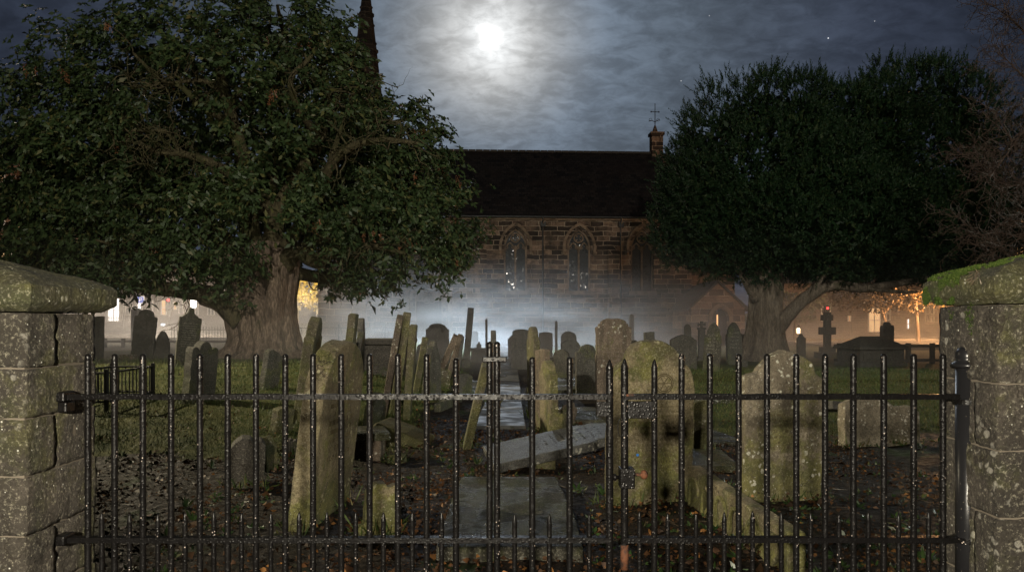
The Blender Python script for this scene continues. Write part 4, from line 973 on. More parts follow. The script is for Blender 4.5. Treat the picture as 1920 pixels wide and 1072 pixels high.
o = MB().prism([(-.24, -.1), (.30, -.12), (.31, .06), (.10, .13), (-.23, .21), (-.26, .15)], -.26, .28).build('stone_block', M['stone_moss'], bevel=.025, loc=(wx(752, 8.1), 8.1, .02)); o.rotation_euler = (0, R(5), R(-8)); tag(o, 'mossy sloping block at the foot of the leaning brown slabs', 'stone')
o = MB().box(-.18, .18, -.14, .14, -.1, .16).build('stone_block', M['stone_brown'], bevel=.04, loc=(wx(240, 19), 19, hgt(wx(240, 19), 19))); tag(o, 'low rubble stone on the left lawn before the broad leaning headstone', 'stone')
o = MB().box(-.09, .09, -.1, .1, -.1, .17).build('stone_block', M['stone_dark'], bevel=.02, loc=(wx(1394, 20.5), 20.5, hgt(wx(1394, 20.5), 20.5))); tag(o, 'small dark block on the grass right of the round-arched lettered headstone', 'stone')
# kerb panel with carved arches lying on its edge
kp = MB(); L = 1.55
kp.box(-L/2, L/2, -.05, .05, -.12, .25)
kpo = kp.build('grave_kerb', M['stone_ochre'], bevel=.018, loc=(1.39, 4.62, 0)); kpo.rotation_euler = (0, R(2.0), R(-84)); tag(kpo, 'long mossy carved kerb panel on edge between the two broad right headstones', 'grave kerb')
fl = MB()
for i in range(6):
    c = -L/2+.16+i*.245; band(fl, [(c-.085, -.05)]+arch(c, .085, -.05, .10, .19, 6)[2:]+[(c-.085, -.05)], .022, -.066, -.051)
fl.build('carved_arcade', M['stone_ochre'], kpo)
# chest tombs
def chest(label, px, Y, w, d, h, lid, mat, rz=0, hip=False, panel=True):
    x = wx(px, Y); z = hgt(x, Y); root = thing('chest_tomb', label, 'tomb', (x, Y, z), R(rz))
    MB().box(-w/2, w/2, -d/2, d/2, -.1, h).box(-w/2-.06, w/2+.06, -d/2-.06, d/2+.06, -.1, .1).build('chest', M[mat], root, bevel=.015)
    if panel:
        m = MB()
        for a, b in ((-w/2+.09, w/2-.09),): band(m, [(a, .2), (b, .2), (b, h-.08), (a, h-.08)], .045, -d/2-.022, -d/2-.003, True)
        m.build('panel_moulding', M[mat], root)
    e = .09
    if hip:
        r = w*.26
        MB().add([(-w/2-e, -d/2-e, h), (w/2+e, -d/2-e, h), (w/2+e, d/2+e, h), (-w/2-e, d/2+e, h), (-w/2-e, -d/2-e, h+.06), (w/2+e, -d/2-e, h+.06), (w/2+e, d/2+e, h+.06), (-w/2-e, d/2+e, h+.06), (-w/2+r, 0, h+lid), (w/2-r, 0, h+lid)],
            [(3, 2, 1, 0), (0, 1, 5, 4), (1, 2, 6, 5), (2, 3, 7, 6), (3, 0, 4, 7), (4, 5, 9, 8), (6, 7, 8, 9), (5, 6, 9), (7, 4, 8)]).build('lid', M[mat], root, bevel=.012)
    else: MB().box(-w/2-e, w/2+e, -d/2-e, d/2+e, h+.002, h+lid).build('lid', M[mat], root, bevel=.02)
    return root
chest('dark chest tomb with a steep hipped lid on the right lawn', 1632, 21, 1.42, .95, .47, .36, 'stone_dark', rz=14, hip=True)
chest('dark table-lidded chest tomb behind the leaning brown slabs', 716, 16.6, 1.0, 1.7, .62, .10, 'stone_dark', rz=-6)
chest('low dark table tomb right of the path beyond the mossy slabs', 1052, 18.2, .62, 1.3, .34, .07, 'stone_dark', rz=-5, panel=False)
chest('misty small chest tomb left of the path by the tall leaning slab', 897, 25, .48, 1.2, .36, .07, 'stone_grey', rz=3)
headstone('urn', 'faint knobbed stone standing behind the misty small chest tomb', 898, 27, 640, .17, .14, 'stone_grey', 'pinnacle')
headstone('rub', 'dark low mound-topped stone beside the tall leaning misty slab', 873, 21.5, 672, .26, .3, 'stone_dark', 'round', yaw=10)
headstone('urn2', 'small round-headed stone behind the brown edge-on slabs by the path', 1028, 17.5, 668, .19, .16, 'stone_dark', 'round')
# double-armed cross
Yc = 25.8; x = wx(1551, Yc); z = hgt(x, Yc); k = Yc/F
cr = thing('memorial_cross', 'dark stone cross with two pairs of arms and a red light behind its top', 'cross', (x, Yc, z))
ht = wz(585, Yc)-z
MB().box(-.11, .11, -.09, .09, 0, ht).build('shaft', M['stone_dark'], cr, bevel=.012)
for y0, y1, xl, xr in ((590, 601, -11, 10), (613, 627, -15, 15)):
    for s, xx in ((-1, xl), (1, xr)):
        a, b = sorted((s*.111, xx*k)); MB().box(a, b, -.085, .085, wz(y1, Yc)-z, wz(y0, Yc)-z).build('arm', M['stone_dark'], cr, bevel=.012)
MB().box(-.22, .22, -.2, .2, -.1, .38).box(-.34, .34, -.32, .32, -.1, .2).build('plinth', M['stone_dark'], cr, bevel=.02)
# pillar stone with a small cross head
Yc = 23.5; x = wx(1315.5, Yc); z = hgt(x, Yc); ht = wz(602, Yc)-z
cr = thing('memorial_pillar', 'narrow grey pillar with a small flared cross on top left of the pointed headstone', 'memorial', (x, Yc, z))
MB().box(-.10, .10, -.09, .09, .12, ht-.24).box(-.125, .125, -.11, .11, ht-.26, ht-.2).build('shaft', M['stone_grey'], cr, bevel=.012)
MB().box(-.17, .17, -.15, .15, -.1, .12).build('plinth', M['stone_grey'], cr, bevel=.015)
MB().prism([(-.04, ht-.2), (.04, ht-.2), (.035, ht-.13), (.05, ht-.13), (.12, ht-.16), (.12, ht-.05), (.05, ht-.08), (.035, ht-.08), (.05, ht), (-.05, ht), (-.035, ht-.08), (-.05, ht-.08), (-.12, ht-.05), (-.12, ht-.16), (-.05, ht-.13), (-.035, ht-.13)], -.05, .05).build('cross_head', M['stone_grey'], cr, bevel=.01)
# iron railing round a grave at the left pier
x = wx(205, 10.6); z = hgt(x, 10.6)
gr_ = thing('grave_railing', 'low black iron railing round a grave beside the left pier', 'railing', (x, 10.6, z), R(4))
W_, D_ = .60, 1.5; hh = .50
for sx_ in (-1, 1):
    for sy_ in (-1, 1): MB().tube([(sx_*W_/2, sy_*D_/2, -.1), (sx_*W_/2, sy_*D_/2, hh+.05)], .032, 8).build('corner_post', M['dmetal'], gr_)
for zz_ in (.12, hh):
    for a, b in (((-W_/2, -D_/2), (W_/2, -D_/2)), ((W_/2, -D_/2), (W_/2, D_/2)), ((-W_/2, D_/2), (W_/2, D_/2)), ((-W_/2, -D_/2), (-W_/2, D_/2))):
        MB().tube([(*a, zz_), (*b, zz_)], .016, 6).build('rail', M['dmetal'], gr_)
for i in range(1, 6):
    for y_ in (-D_/2, D_/2): MB().tube([(-W_/2+i*W_/6, y_, .1), (-W_/2+i*W_/6, y_, hh)], .009, 5).build('upright', M['dmetal'], gr_)
for i in range(1, 13):
    for x_ in (-W_/2, W_/2): MB().tube([(x_, -D_/2+i*D_/13, .1), (x_, -D_/2+i*D_/13, hh)], .009, 5).build('upright', M['dmetal'], gr_)
# ---------------------------------------------------------------- the great broad-leaved tree on the left
TY = 21.0
tb = Vector((wx(497, TY), TY, hgt(wx(497, TY), TY)))
BT = thing('broadleaf_tree', 'huge old broad-leaved tree with fluted trunk, brown seed heads and low spreading limbs', 'tree', tb)
def q(px, py, dy=0): Y = TY+dy; return Vector((wx(px, Y), Y, wz(py, Y)))-tb
def curve(pts, n=8):
    pts = [Vector(p) for p in pts]; P = [pts[0]*2-pts[1]]+pts+[pts[-1]*2-pts[-2]]; out = []
    for i in range(1, len(P)-2):
        a, b, c, d = P[i-1:i+3]
        for k in range(n):
            t = k/n; out.append(.5*((2*b)+(c-a)*t+(2*a-5*b+4*c-d)*t*t+(3*b-a-3*c+d)*t**3))
    out.append(pts[-1]); return out
def limb(mb, pts, r0, r1, n=8, sides=10, knob=.12):
    c = curve(pts, n); m = len(c); s = random.uniform(0, 50)
    rr = [r0+(r1-r0)*(i/(m-1))**.8 for i in range(m)]
    return mb.tube(c, rr, sides, wob=lambda i, th: 1+knob*noise.noise((math.cos(th)*1.2+s, math.sin(th)*1.2, i*.35))), c
# fluted bole made of joined stems
nz_, nt = 40, 96; vs, fs = [], []
H = q(500, 455).z
for i in range(nz_+1):
    f = i/nz_; z = -.25+(H+.25)*f
    r = .56+.45*math.exp(-max(0, z)/.45)-.10*math.sin(min(1, f)*PI)
    r += .12*smooth(.55, 1, f)
    cx = -.10*f+.06*math.sin(f*4)
    for k in range(nt):
        th = 2*PI*k/nt
        fl = .13*math.cos(7*th+.6+.9*f+.5*math.sin(2*th))+.07*math.cos(12*th-1.1*f)+.03*math.cos(19*th+2*f)+.16*math.exp(-max(0, z)/.6)*math.cos(6*th+.4)
        fl -= .24*max(0, math.cos(7*th+2.4+.7*f))**8
        fl += .05*noise.fractal(Vector((math.cos(th)*2, math.sin(th)*2, z*1.1)), .7, 2, 4)
        vs.append((cx+r*(1+fl)*math.cos(th), r*(.85)*(1+fl)*math.sin(th), z))
for i in range(nz_):
    for k in range(nt): fs.append((i*nt+k, i*nt+(k+1) % nt, (i+1)*nt+(k+1) % nt, (i+1)*nt+k))
fs.append(tuple(range(nz_*nt, (nz_+1)*nt)))
tm = MB().add(vs, fs)
def stem(pts, r0, r1, sides=22, n=9):           # one of the fused stems that give the bole its flutes
    c = curve(pts, n); m = len(c); s = random.uniform(0, 50)
    rr = [.86*(r0+(r1-r0)*(i/(m-1)))*(1+.5*math.exp(-i/(m*.08))) for i in range(m)]
    tm.tube(c, rr, sides, wob=lambda i, th: 1+.16*noise.noise((math.cos(th)*1.5+s, math.sin(th)*1.5, i*.16))+.07*math.cos(5*th+s+i*.05)+.05*noise.noise((math.cos(th)*5+s, math.sin(th)*5, i*.4)))
for pts, r0, r1 in [
 ([(437, 676, -.3), (446, 640, -.3), (440, 600, -.3), (420, 572, -.4), (385, 552, -.7)], .30, .34),
 ([(462, 680, -.75), (470, 640, -.65), (462, 590, -.55), (444, 540, -.45), (420, 480, -.4)], .34, .30),
 ([(490, 682, -.85), (494, 640, -.75), (487, 590, -.7), (474, 540, -.5), (468, 470, -.3)], .30, .32),
 ([(517, 682, -.80), (514, 640, -.7), (513, 590, -.7), (520, 535, -.6), (530, 470, -.4)], .33, .30),
 ([(545, 676, -.4), (538, 640, -.4), (533, 590, -.4), (538, 540, -.3), (548, 480, -.2)], .30, .27),
 ([(556, 674, .2), (545, 630, .2), (538, 570, .3), (545, 500, .4)], .34, .3),
 ([(480, 670, .7), (484, 610, .7), (480, 540, .6), (475, 470, .5)], .4, .36), ([(520, 670, .7), (516, 610, .7), (518, 540, .6), (525, 470, .5)], .4, .36), ([(444, 668, .3), (455, 610, .3), (450, 550, .4), (440, 480, .5)], .36, .3)]:
    stem([q(*p) for p in pts], r0, r1)
for k in range(13):                             # roots running out into the turf
    a = 2*PI*k/13+random.uniform(-.2, .2); L = random.uniform(1.3, 2.1); ca, sa = math.cos(a), math.sin(a)
    tm.tube(curve([(ca*.55, sa*.5, .55), (ca*.95, sa*.88, .16), (ca*L*.8, sa*L*.75+.1*math.sin(k), -.02), (ca*L, sa*L, -.16)], 5), [.30, .28, .26, .24, .22, .2, .18, .16, .14, .13, .12, .11, .10, .09, .08, .07], 10, wob=lambda i, th: 1+.15*noise.noise((math.cos(th)*2+k, math.sin(th)*2, i*.4)))
trunk = tm.build('trunk', M['bark'], BT, smooth_=True)
lm = MB(); tips = []
L_ = [
 ([(455, 600, -.5), (418, 566, -.6), (370, 548, -.9), (300, 541, -1.2), (225, 528, -1.3), (120, 505, -1.2)], .42, .12),
 ([(470, 520, -.2), (440, 470, -.3), (405, 430, -.5), (340, 400, -.8), (250, 380, -1.2)], .45, .12),
 ([(520, 520, -.2), (555, 470, -.8), (590, 489, -1.6), (615, 478, -1.9), (645, 462, -2.1), (700, 462, -2.2), (760, 475, -2.2)], .34, .07),
 ([(475, 480, 0), (465, 400, -.2), (462, 330, -.4), (440, 240, -.5), (420, 170, -.6), (400, 90, -.6)], .55, .14),
 ([(510, 480, .2), (520, 400, 0), (560, 330, .2), (600, 260, .2), (610, 160, .1), (590, 60, 0)], .5, .12),
 ([(530, 470, -.1), (590, 380, -.9), (620, 310, -1.7), (660, 275, -2.1), (720, 262, -2.3), (790, 270, -2.4)], .34, .06),
 ([(470, 360, -.3), (430, 325, -1.1), (395, 305, -1.7), (340, 288, -2.2), (290, 283, -2.3), (262, 268, -2.4)], .28, .07),
 ([(340, 288, -2.2), (315, 250, -2.4), (290, 245, -2.6), (215, 245, -2.6)], .12, .04),
 ([(445, 240, -.5), (405, 215, -1.4), (370, 190, -2.0), (335, 160, -2.3), (300, 150, -2.4), (250, 100, -2.3)], .22, .05),
 ([(445, 240, -.5), (400, 160, -1.5), (330, 155, -2.2), (250, 165, -2.6)], .14, .04),
 ([(600, 260, .2), (560, 205, -1.1), (545, 150, -1.8), (580, 110, -2), (610, 70, -2)], .2, .05),
 ([(530, 480, .3), (620, 440, .6), (700, 400, .7), (780, 380, .6), (850, 400, .2)], .32, .07),
 ([(520, 500, 0), (600, 520, .2), (680, 515, .3), (760, 510, .2)], .26, .06),
 ([(470, 470, .3), (360, 440, 1.2), (240, 430, 1.8), (100, 420, 1.8)], .35, .08),
 ([(480, 400, .4), (380, 300, 1.6), (240, 220, 2.2), (120, 180, 2.2)], .33, .07),
 ([(500, 400, .6), (520, 260, 1.8), (540, 120, 2.4), (520, 10, 2.4)], .36, .07),
 ([(520, 420, .6), (640, 320, 2), (720, 240, 2.4), (780, 220, 2.2)], .3, .06),
 ([(620, 300, -1.7), (640, 240, -2.2), (660, 190, -2.3), (690, 150, -2.2)], .12, .035),
 ([(405, 430, -.5), (330, 470, -1.6), (260, 470, -2.1), (180, 450, -2.3)], .16, .04),
]
for pts, r0, r1 in L_:
    _, c = limb(lm, [q(*p) for p in pts], r0*(.62 if pts[-1][1] < 420 else .9), r1*.7); tips.append(c)
# twigs: wandering thin shoots from the limbs
allc = [p for c in tips for p in c[len(c)//3:]]
def wander(p, d, n, step, r, out, depth=0, grav=-.03, kink=.55):
    pts = [p]; rr = [r]
    for i in range(n):
        d = (d+Vector((random.gauss(0, kink), random.gauss(0, kink), random.gauss(0, kink)+grav))).normalized()
        p = p+d*step; pts.append(p); rr.append(r*(1-.75*(i+1)/n))
        if depth > 0 and random.random() < .42: wander(p, (d+Vector((random.gauss(0, .8), random.gauss(0, .8), random.gauss(0, .8)))).normalized(), max(3, n-2-i//2), step*.8, rr[-1]*.7, out, depth-1, grav, kink)
    out.append((pts, rr))
tw = []
for i in range(230):
    p = random.choice(allc); d = Vector((random.gauss(0, .7), random.gauss(-.7, .5), random.gauss(.1, .6))).normalized()
    wander(p, d, random.randint(6, 10), .17, random.uniform(.018, .034), tw, 1)
for pts, rr in tw: lm.tube(pts, rr, 4, caps=False)
lm.build('limb', M['limb'], BT, smooth_=True)
# crown: leafy lobes given by column, row, radius in photo pixels at depth offset
LOBES = [
 (60, 170, 80, 0), (120, 100, 75, .5), (40, 290, 85, .6), (20, 410, 90, .5), (110, 300, 80, -1.6), (170, 200, 80, -1.4), (110, 420, 80, -1.6), (60, 480, 60, -.6), (150, 470, 60, -1.8),
 (220, 90, 85, -.6), (300, 40, 85, -.8), (400, 15, 85, -.8), (500, 0, 80, -.6), (572, 28, 60, -.8), (626, 62, 36, -.6), (664, 120, 32, -.4), (630, 130, 55, -1.6), (560, 90, 60, -1.8), (450, 90, 60, -2.1), (340, 110, 60, -2.1),
 (650, 210, 62, -1.9), (600, 235, 50, -2.6), (704, 208, 38, -1), (772, 212, 34, -.4), (800, 260, 42, -.4), (740, 275, 55, -1.6), (790, 325, 52, -1.0), (835, 300, 26, 0), (830, 375, 52, -.6), (868, 405, 34, -.2), (850, 450, 34, 0), (872, 430, 26, .4), (845, 475, 30, -.4), (815, 460, 36, -1.0), (845, 395, 34, -.9), (690, 330, 58, -2.3), (740, 385, 60, -2.2), (790, 430, 58, -1.4), (800, 500, 40, -.4), (725, 475, 52, -1.9), (740, 520, 32, -.6), (660, 500, 40, -1.4), (660, 400, 55, -2.5), (610, 440, 45, -2.5),
 (230, 330, 62, -2.1), (190, 380, 60, -2.2), (270, 410, 62, -2.5), (345, 365, 58, -2.7), (410, 350, 50, -2.8), (480, 370, 48, -2.9), (345, 455, 55, -2.4), (420, 440, 58, -2.6), (270, 490, 45, -1.9), (200, 500, 42, -1.6), (450, 495, 40, -1.7), (380, 505, 35, -1.5), (540, 400, 48, -2.8), (560, 330, 45, -2.8), (500, 300, 40, -2.4), (260, 220, 50, -2.5), (420, 210, 45, -2.5), (480, 180, 45, -2.4), (520, 230, 40, -2.4), (120, 520, 40, -1.0), (40, 520, 45, -.4),
 # far side
 (150, 250, 110, 2.4), (300, 180, 120, 2.8), (460, 120, 120, 3), (600, 180, 115, 2.6), (700, 320, 110, 2.4), (300, 380, 120, 2.6), (120, 420, 110, 2.0), (560, 380, 110, 2.2), (760, 430, 70, 1.6), (430, 300, 110, 3), (640, 480, 60, 1.4), (200, 500, 70, 1.4),
]
HOLLOW = [(330, 280, 62), (265, 262, 40), (640, 292, 48), (720, 262, 34), (600, 478, 46), (430, 215, 48), (505, 300, 40), (300, 150, 36), (575, 130, 36), (400, 420, 34), (480, 430, 30)]      # where the boughs show between the sprays
PP, DD, LL, WW = [], [], [], []; cones = []; cc = Vector((wx(440, TY), TY, wz(300, TY)))-tb
for (px, py, rp, dy) in LOBES:
    c = q(px, py, dy); Rr = rp/F*(TY+dy); out = (c-cc).normalized()
    ncl = int(21*Rr*Rr*(1.0 if dy < 1 else .8))+7
    for j in range(ncl):
        u = Vector(rng.normal(size=3)).normalized()
        if u.dot(out) < -.35 and random.random() < .7: u = -u
        e = c+u*Rr*random.uniform(.62, 1.08); e.z -= .1*Rr
        w_ = e+tb; ex, ey = CX+w_.x/w_.y*F, HZ-(w_.z-EYE)/w_.y*F
        if dy < -.8 and random.random() < .62 and any((ex-a_)**2+(ey-b_)**2 < r_*r_ for a_, b_, r_ in HOLLOW): continue
        # a drooping spray carrying rosettes of leaflets
        far = dy >= 1
        ax = (u*.9+out*.4+Vector((0, 0, -.35))).normalized(); m = random.randint(10, 15) if not far else 7
        tp = np.sort(rng.random(m))*random.uniform(.5, .85)-.35
        if not far and noise.noise(Vector(e)*.95) < -.30: continue
        cen = np.array(e)+np.outer(tp, np.array(ax))+rng.normal(scale=.13, size=(m, 3))+np.outer(tp**2, [0, 0, -.25])
        K = 6; rax = unit(np.array(ax)*.8+np.array([0, -.15, .75])+rng.normal(scale=.35, size=(m, 3)))
        ra = unit(np.cross(rax, rng.normal(size=(m, 3)))); rb = np.cross(rax, ra)
        for kk in range(K):
            th = 2*PI*kk/K+rng.uniform(-.25, .25, m); dr = rng.uniform(.05, .55, m)[:, None]
            dv = unit(ra*np.cos(th)[:, None]+rb*np.sin(th)[:, None]-np.array([0, 0, 1.0])*dr+rax*.12)
            PP.append(cen); DD.append(dv); LL.append(rng.uniform(.07, .19, m)*(1.7 if far else 1)*(.8+.4*(kk % 2)))
        if dy < 1 and random.random() < .06: cones.append(e+ax*.2)
    # leaves fringing the lobe
for (px, py, rx, rz_, y0, n) in ((430, 270, 350, 230, 1.9, 8000), (640, 330, 180, 170, 1.5, 3600), (180, 360, 190, 160, 1.4, 4000)):   # dim inner leafage
    c = np.array(q(px, py, y0)); u = unit(rng.normal(size=(n, 3))); p = c+u*np.array([rx/F*TY, 2.0, rz_/F*TY])*rng.uniform(.35, 1, (n, 1))
    PP.append(p); DD.append(unit(rng.normal(size=(n, 3))+np.array([0, 0, -.4]))); LL.append(rng.uniform(.2, .36, n))
PP, DD, LL = np.concatenate(PP), np.concatenate(DD), np.concatenate(LL)
print('leaves', len(LL))
np_mesh('crown', leaves(PP, DD, LL, LL*rng.uniform(.36, .5, len(LL)), .3), 4, M['leaf'], BT)
P0, D0, L0 = [], [], []
for c in cones:
    k = random.randint(1, 3)
    for i in range(k):
        cc_ = c+Vector((random.gauss(0, .10), random.gauss(-.15, .1), random.gauss(0, .06))); ln = random.uniform(.14, .30); n = int(ln*130)
        tz = rng.random(n); P0.append(np.array(cc_)+np.stack([rng.normal(scale=.022, size=n), rng.normal(scale=.022, size=n), -tz*ln], 1)); D0.append(unit(rng.normal(size=(n, 3))*.6+np.array([0, 0, -.8]))); L0.append(rng.uniform(.035, .06, n))
P0, D0, L0 = np.concatenate(P0), np.concatenate(D0), np.concatenate(L0)
o = np_mesh('seed_heads', leaves(P0, D0, L0, L0*.6), 4, M['deadcone'], BT); o['kind'] = 'stuff'

# ---------------------------------------------------------------- the clipped yew on the right
YY = 24.0
yb = Vector((wx(1432, YY), YY, hgt(wx(1432, YY), YY)))
YT = thing('yew_tree', 'dense dark yew with a broad rounded crown and pale leaning trunk on the right lawn', 'tree', yb)
def qy(px, py, dy=0): Y = YY+dy; return Vector((wx(px, Y), Y, wz(py, Y)))-yb
vs, fs = [], []; nz_, nt = 28, 64; H = qy(1445, 480).z
for i in range(nz_+1):
    f = i/nz_; z = -.2+(H+.2)*f; r = .46+.42*math.exp(-max(0, z)/.55)+.05*f; cx = qy(1437, 480).x*f+.05*math.sin(3*f)
    for k in range(nt):
        th = 2*PI*k/nt
        fl = .09*math.cos(6*th+.5+f)+.05*math.cos(11*th-2*f)+.05*noise.fractal(Vector((math.cos(th)*2, math.sin(th)*2, z)), .7, 2, 4)-.1*max(0, math.cos(5*th+1.8+.5*f))**8
        vs.append((cx+r*(1+fl)*math.cos(th), r*(1+fl)*math.sin(th)*.9, z))
for i in range(nz_):
    for k in range(nt): fs.append((i*nt+k, i*nt+(k+1) % nt, (i+1)*nt+(k+1) % nt, (i+1)*nt+k))
MB().add(vs, fs).build('trunk', M['yewbark'], YT, smooth_=True)
lm = MB()
for pts, r0, r1 in [
 ([(1452, 625, -.1), (1478, 590, -.3), (1515, 556, -.5), (1560, 535, -.6), (1620, 540, -.7), (1680, 532, -.6), (1740, 520, -.3)], .27, .09),
 ([(1515, 558, -.5), (1540, 520, -.6), (1570, 490, -.5)], .16, .08),
 ([(1620, 540, -.7), (1660, 545, -1), (1720, 548, -1.2)], .09, .04),
 ([(1420, 560, -.2), (1395, 520, -.5), (1370, 480, -.8)], .2, .08), ([(1450, 540, .2), (1470, 460, .5), (1500, 380, .8)], .3, .1), ([(1430, 540, .1), (1420, 440, .3), (1400, 350, .5)], .3, .1)]:
    limb(lm, [qy(*p) for p in pts], r0, r1, 7, 10, .15)
lm.build('limb', M['yewbark'], YT, smooth_=True)
EL = [((1442, 338), (200, 200), 3.2, 0), ((1565, 350), (150, 185), 3.5, .4), ((1702, 322), (185, 200), 3.4, .6), ((1320, 400), (98, 130), 2.2, -.2), ((1800, 430), (105, 110), 2.4, .6), ((1500, 420), (220, 120), 3.6, -.2), ((1660, 430), (190, 115), 3.6, .2)]
ell = []
for (px, py), (rx, rz_), ry, dy in EL:
    Y = YY+dy; ell.append((np.array(qy(px, py, dy)), np.array([rx/F*Y, ry, rz_/F*Y])))
PP, DD, LL = [], [], []
floor_ = qy(1500, 548).z
for ei, (c, r) in enumerate(ell):
    area = 4*PI*((r[0]*r[1])**1.6/3+(r[0]*r[2])**1.6/3+(r[1]*r[2])**1.6/3)**(1/1.6)
    n = int(area*26)
    U = unit(rng.normal(size=(n, 3)))
    # clumps: bulges round scattered centres with creases between them
    K_ = int(area*.62); KC = unit(rng.normal(size=(K_, 3))); KR = rng.uniform(.75, 1.25, K_)
    dots = U@KC.T; near_ = np.arccos(np.clip(dots, -1, 1))/KR; ki = near_.argmin(1); kd = near_.min(1)*math.sqrt(K_)/1.55
    for ui, u in enumerate(U):
        bul = 1-kd[ui]**2
        nzv = noise.noise(Vector(u)*7+Vector((ei*7, 0, 0))); n2 = noise.noise(Vector(u)*13+Vector((0, ei*5, 0)))
        if n2 < -.5 and random.random() < .75: continue
        p = c+u*r*(.90+.05*nzv+.105*max(-1, bul)*KR[ki[ui]]+random.uniform(-.05, .02))
        if p[2] < floor_+.15*random.random(): p[2] = floor_+random.uniform(0, .35)
        ins = False
        for ej, (c2, r2) in enumerate(ell):
            if ej != ei and np.sum(((p-c2)/r2)**2) < .60: ins = True; break
        if ins: continue
        nrm = unit(u/r*1.0+.55*(u-KC[ki[ui]])*3); up = np.array([0, 0, 1.0])
        ax = unit(nrm*.85+up*.75+rng.normal(scale=.42, size=3)); L = random.uniform(.26, .55)*(1.08 if nzv > .2 else .85)
        k = 24; tpos = np.linspace(.02, 1, k)
        side = unit(np.cross(ax, rng.normal(size=3))); side2 = np.cross(ax, side)
        sg = np.where(np.arange(k) % 2 == 0, 1, -1)[:, None]
        bow = (tpos**2)[:, None]*up*.05
        base = p+np.outer(tpos*L, ax)+bow
        w_ = (1-tpos*.75)[:, None]
        dv = unit(ax*.9+sg*side*w_*1.0+side2*rng.normal(scale=.45, size=(k, 1))+up*.15)
        PP.append(base); DD.append(dv); LL.append(rng.uniform(.09, .14, k)*(1.1-.5*tpos))
WW = [l_*.34 for l_ in LL]
for c, r in ell:                                # dense inner growth
    n = 8000; u = unit(rng.normal(size=(n, 3))); p = c+u*r*rng.uniform(.55, .78, (n, 1)); p[:, 2] = np.maximum(p[:, 2], floor_+.1)
    PP.append(p); DD.append(unit(u*.4+rng.normal(size=(n, 3)))); l_ = rng.uniform(.18, .32, n); LL.append(l_); WW.append(l_*.5)
PP, DD, LL, WW = np.concatenate(PP), np.concatenate(DD), np.concatenate(LL), np.concatenate(WW)
np_mesh('crown', leaves(PP, DD, LL, WW, .2), 4, M['needle'], YT)
print('yew faces', len(LL))

# ---------------------------------------------------------------- bare tree whose twigs reach in from the right
BY = 15.5; bb = Vector((wx(2030, BY), BY, 0.1))
NT_ = thing('bare_tree', 'bare winter tree reaching thin twigs in at the right edge', 'tree', bb)
def qb(px, py, dy=0): Y = BY+dy; return Vector((wx(px, Y), Y, wz(py, Y)))-bb
lm = MB(); limb(lm, [(0, 0, -.2), qb(2035, 560), qb(2020, 400), qb(2010, 250), qb(2000, 80), qb(1990, -120)], .26, .08); lm.build('trunk', M['limb'], NT_, smooth_=True)
tw = []; lm = MB()
BL = [([(2012, 260), (1965, 190), (1915, 140), (1875, 100)], .05), ([(2005, 150), (1950, 90), (1900, 40), (1860, 10)], .05), ([(2015, 330), (1960, 300), (1905, 270), (1865, 215)], .045), ([(2000, 60), (1950, 0), (1900, -40)], .045),
      ([(2022, 420), (1960, 400), (1900, 405), (1845, 440), (1800, 410)], .04), ([(2020, 400), (1940, 350), (1880, 345), (1820, 290)], .035), ([(2024, 440), (1950, 430), (1890, 460), (1860, 475)], .03), ([(2010, 240), (1930, 240), (1880, 300), (1850, 340)], .03)]
for pts, r0 in BL:
    dy = random.uniform(-1.2, .6)
    _, c = limb(lm, [qb(*p, dy) for p in pts], r0, .008, 6, 6, .1)
    for i in range(4, len(c)):
        for k in range(2):
            d = ((c[i]-c[i-1]).normalized()+Vector((random.gauss(0, .6), random.gauss(0, .6), random.gauss(.1, .6)))).normalized()
            wander(c[i], d, random.randint(6, 10), .10, .009, tw, 2, .0, .38)
for pts, rr in tw: lm.tube(pts, [max(.0042, r) for r in rr], 3, caps=False)
lm.build('branches', M['twig'], NT_)

# ---------------------------------------------------------------- distant street: left
t = NT('pale rendered stone'); v, o, r = t.coords(); M['facade'] = t.surf(t.mix(t.noise(v, 1.5, 5), (.17, .125, .09), (.09, .066, .048)), .85, .2, t.bump(t.noise(v, 8, 4), .3, .02))
M['facade_brick'] = wall_mat('old red brick', .3, .1, (.22, .10, .07), (.3, .14, .09), (.36, .19, .12), (.45, .38, .3), .15)
def glow(name, col, s):
    t = NT(name); return t.surf(tuple(c*.6 for c in col), .5, .2, emit=col, estr=s)
M['win_white'] = glow('lit shop window', (1.0, .95, .9), 3.2); M['win_warm'] = glow('warm lit window', (1.0, .62, .30), .8); M['win_dark'] = NT('unlit window glass').surf((.02, .02, .025), .1, .6)
M['frame_white'] = NT('white window frame').surf((.75, .73, .7), .5, .3)
M['lamp_white'] = glow('lamp glass', (1.0, .97, .9), 5); M['lamp_warm'] = glow('warm lamp glass', (1.0, .72, .40), 7); M['red_light'] = glow('red signal light', (1.0, .03, .03), 7)
def building(name, label, x0, x1, y, z0, h, d, mat, roofh=2.4, rmat='slate'):
    root = thing(name, label, 'building', ((x0+x1)/2, y, z0)); w_ = x1-x0
    MB().box(-w_/2, w_/2, 0, d, -.4, h).build('wall', M[mat], root)
    MB().add([(-w_/2-.2, -.3, h-.05), (w_/2+.2, -.3, h-.05), (w_/2+.2, d/2, h+roofh), (-w_/2-.2, d/2, h+roofh), (-w_/2-.2, d+.3, h-.05), (w_/2+.2, d+.3, h-.05)], [(0, 1, 2, 3), (3, 2, 5, 4), (0, 3, 4), (1, 5, 2)]).build('roof', M[rmat], root)
    return root
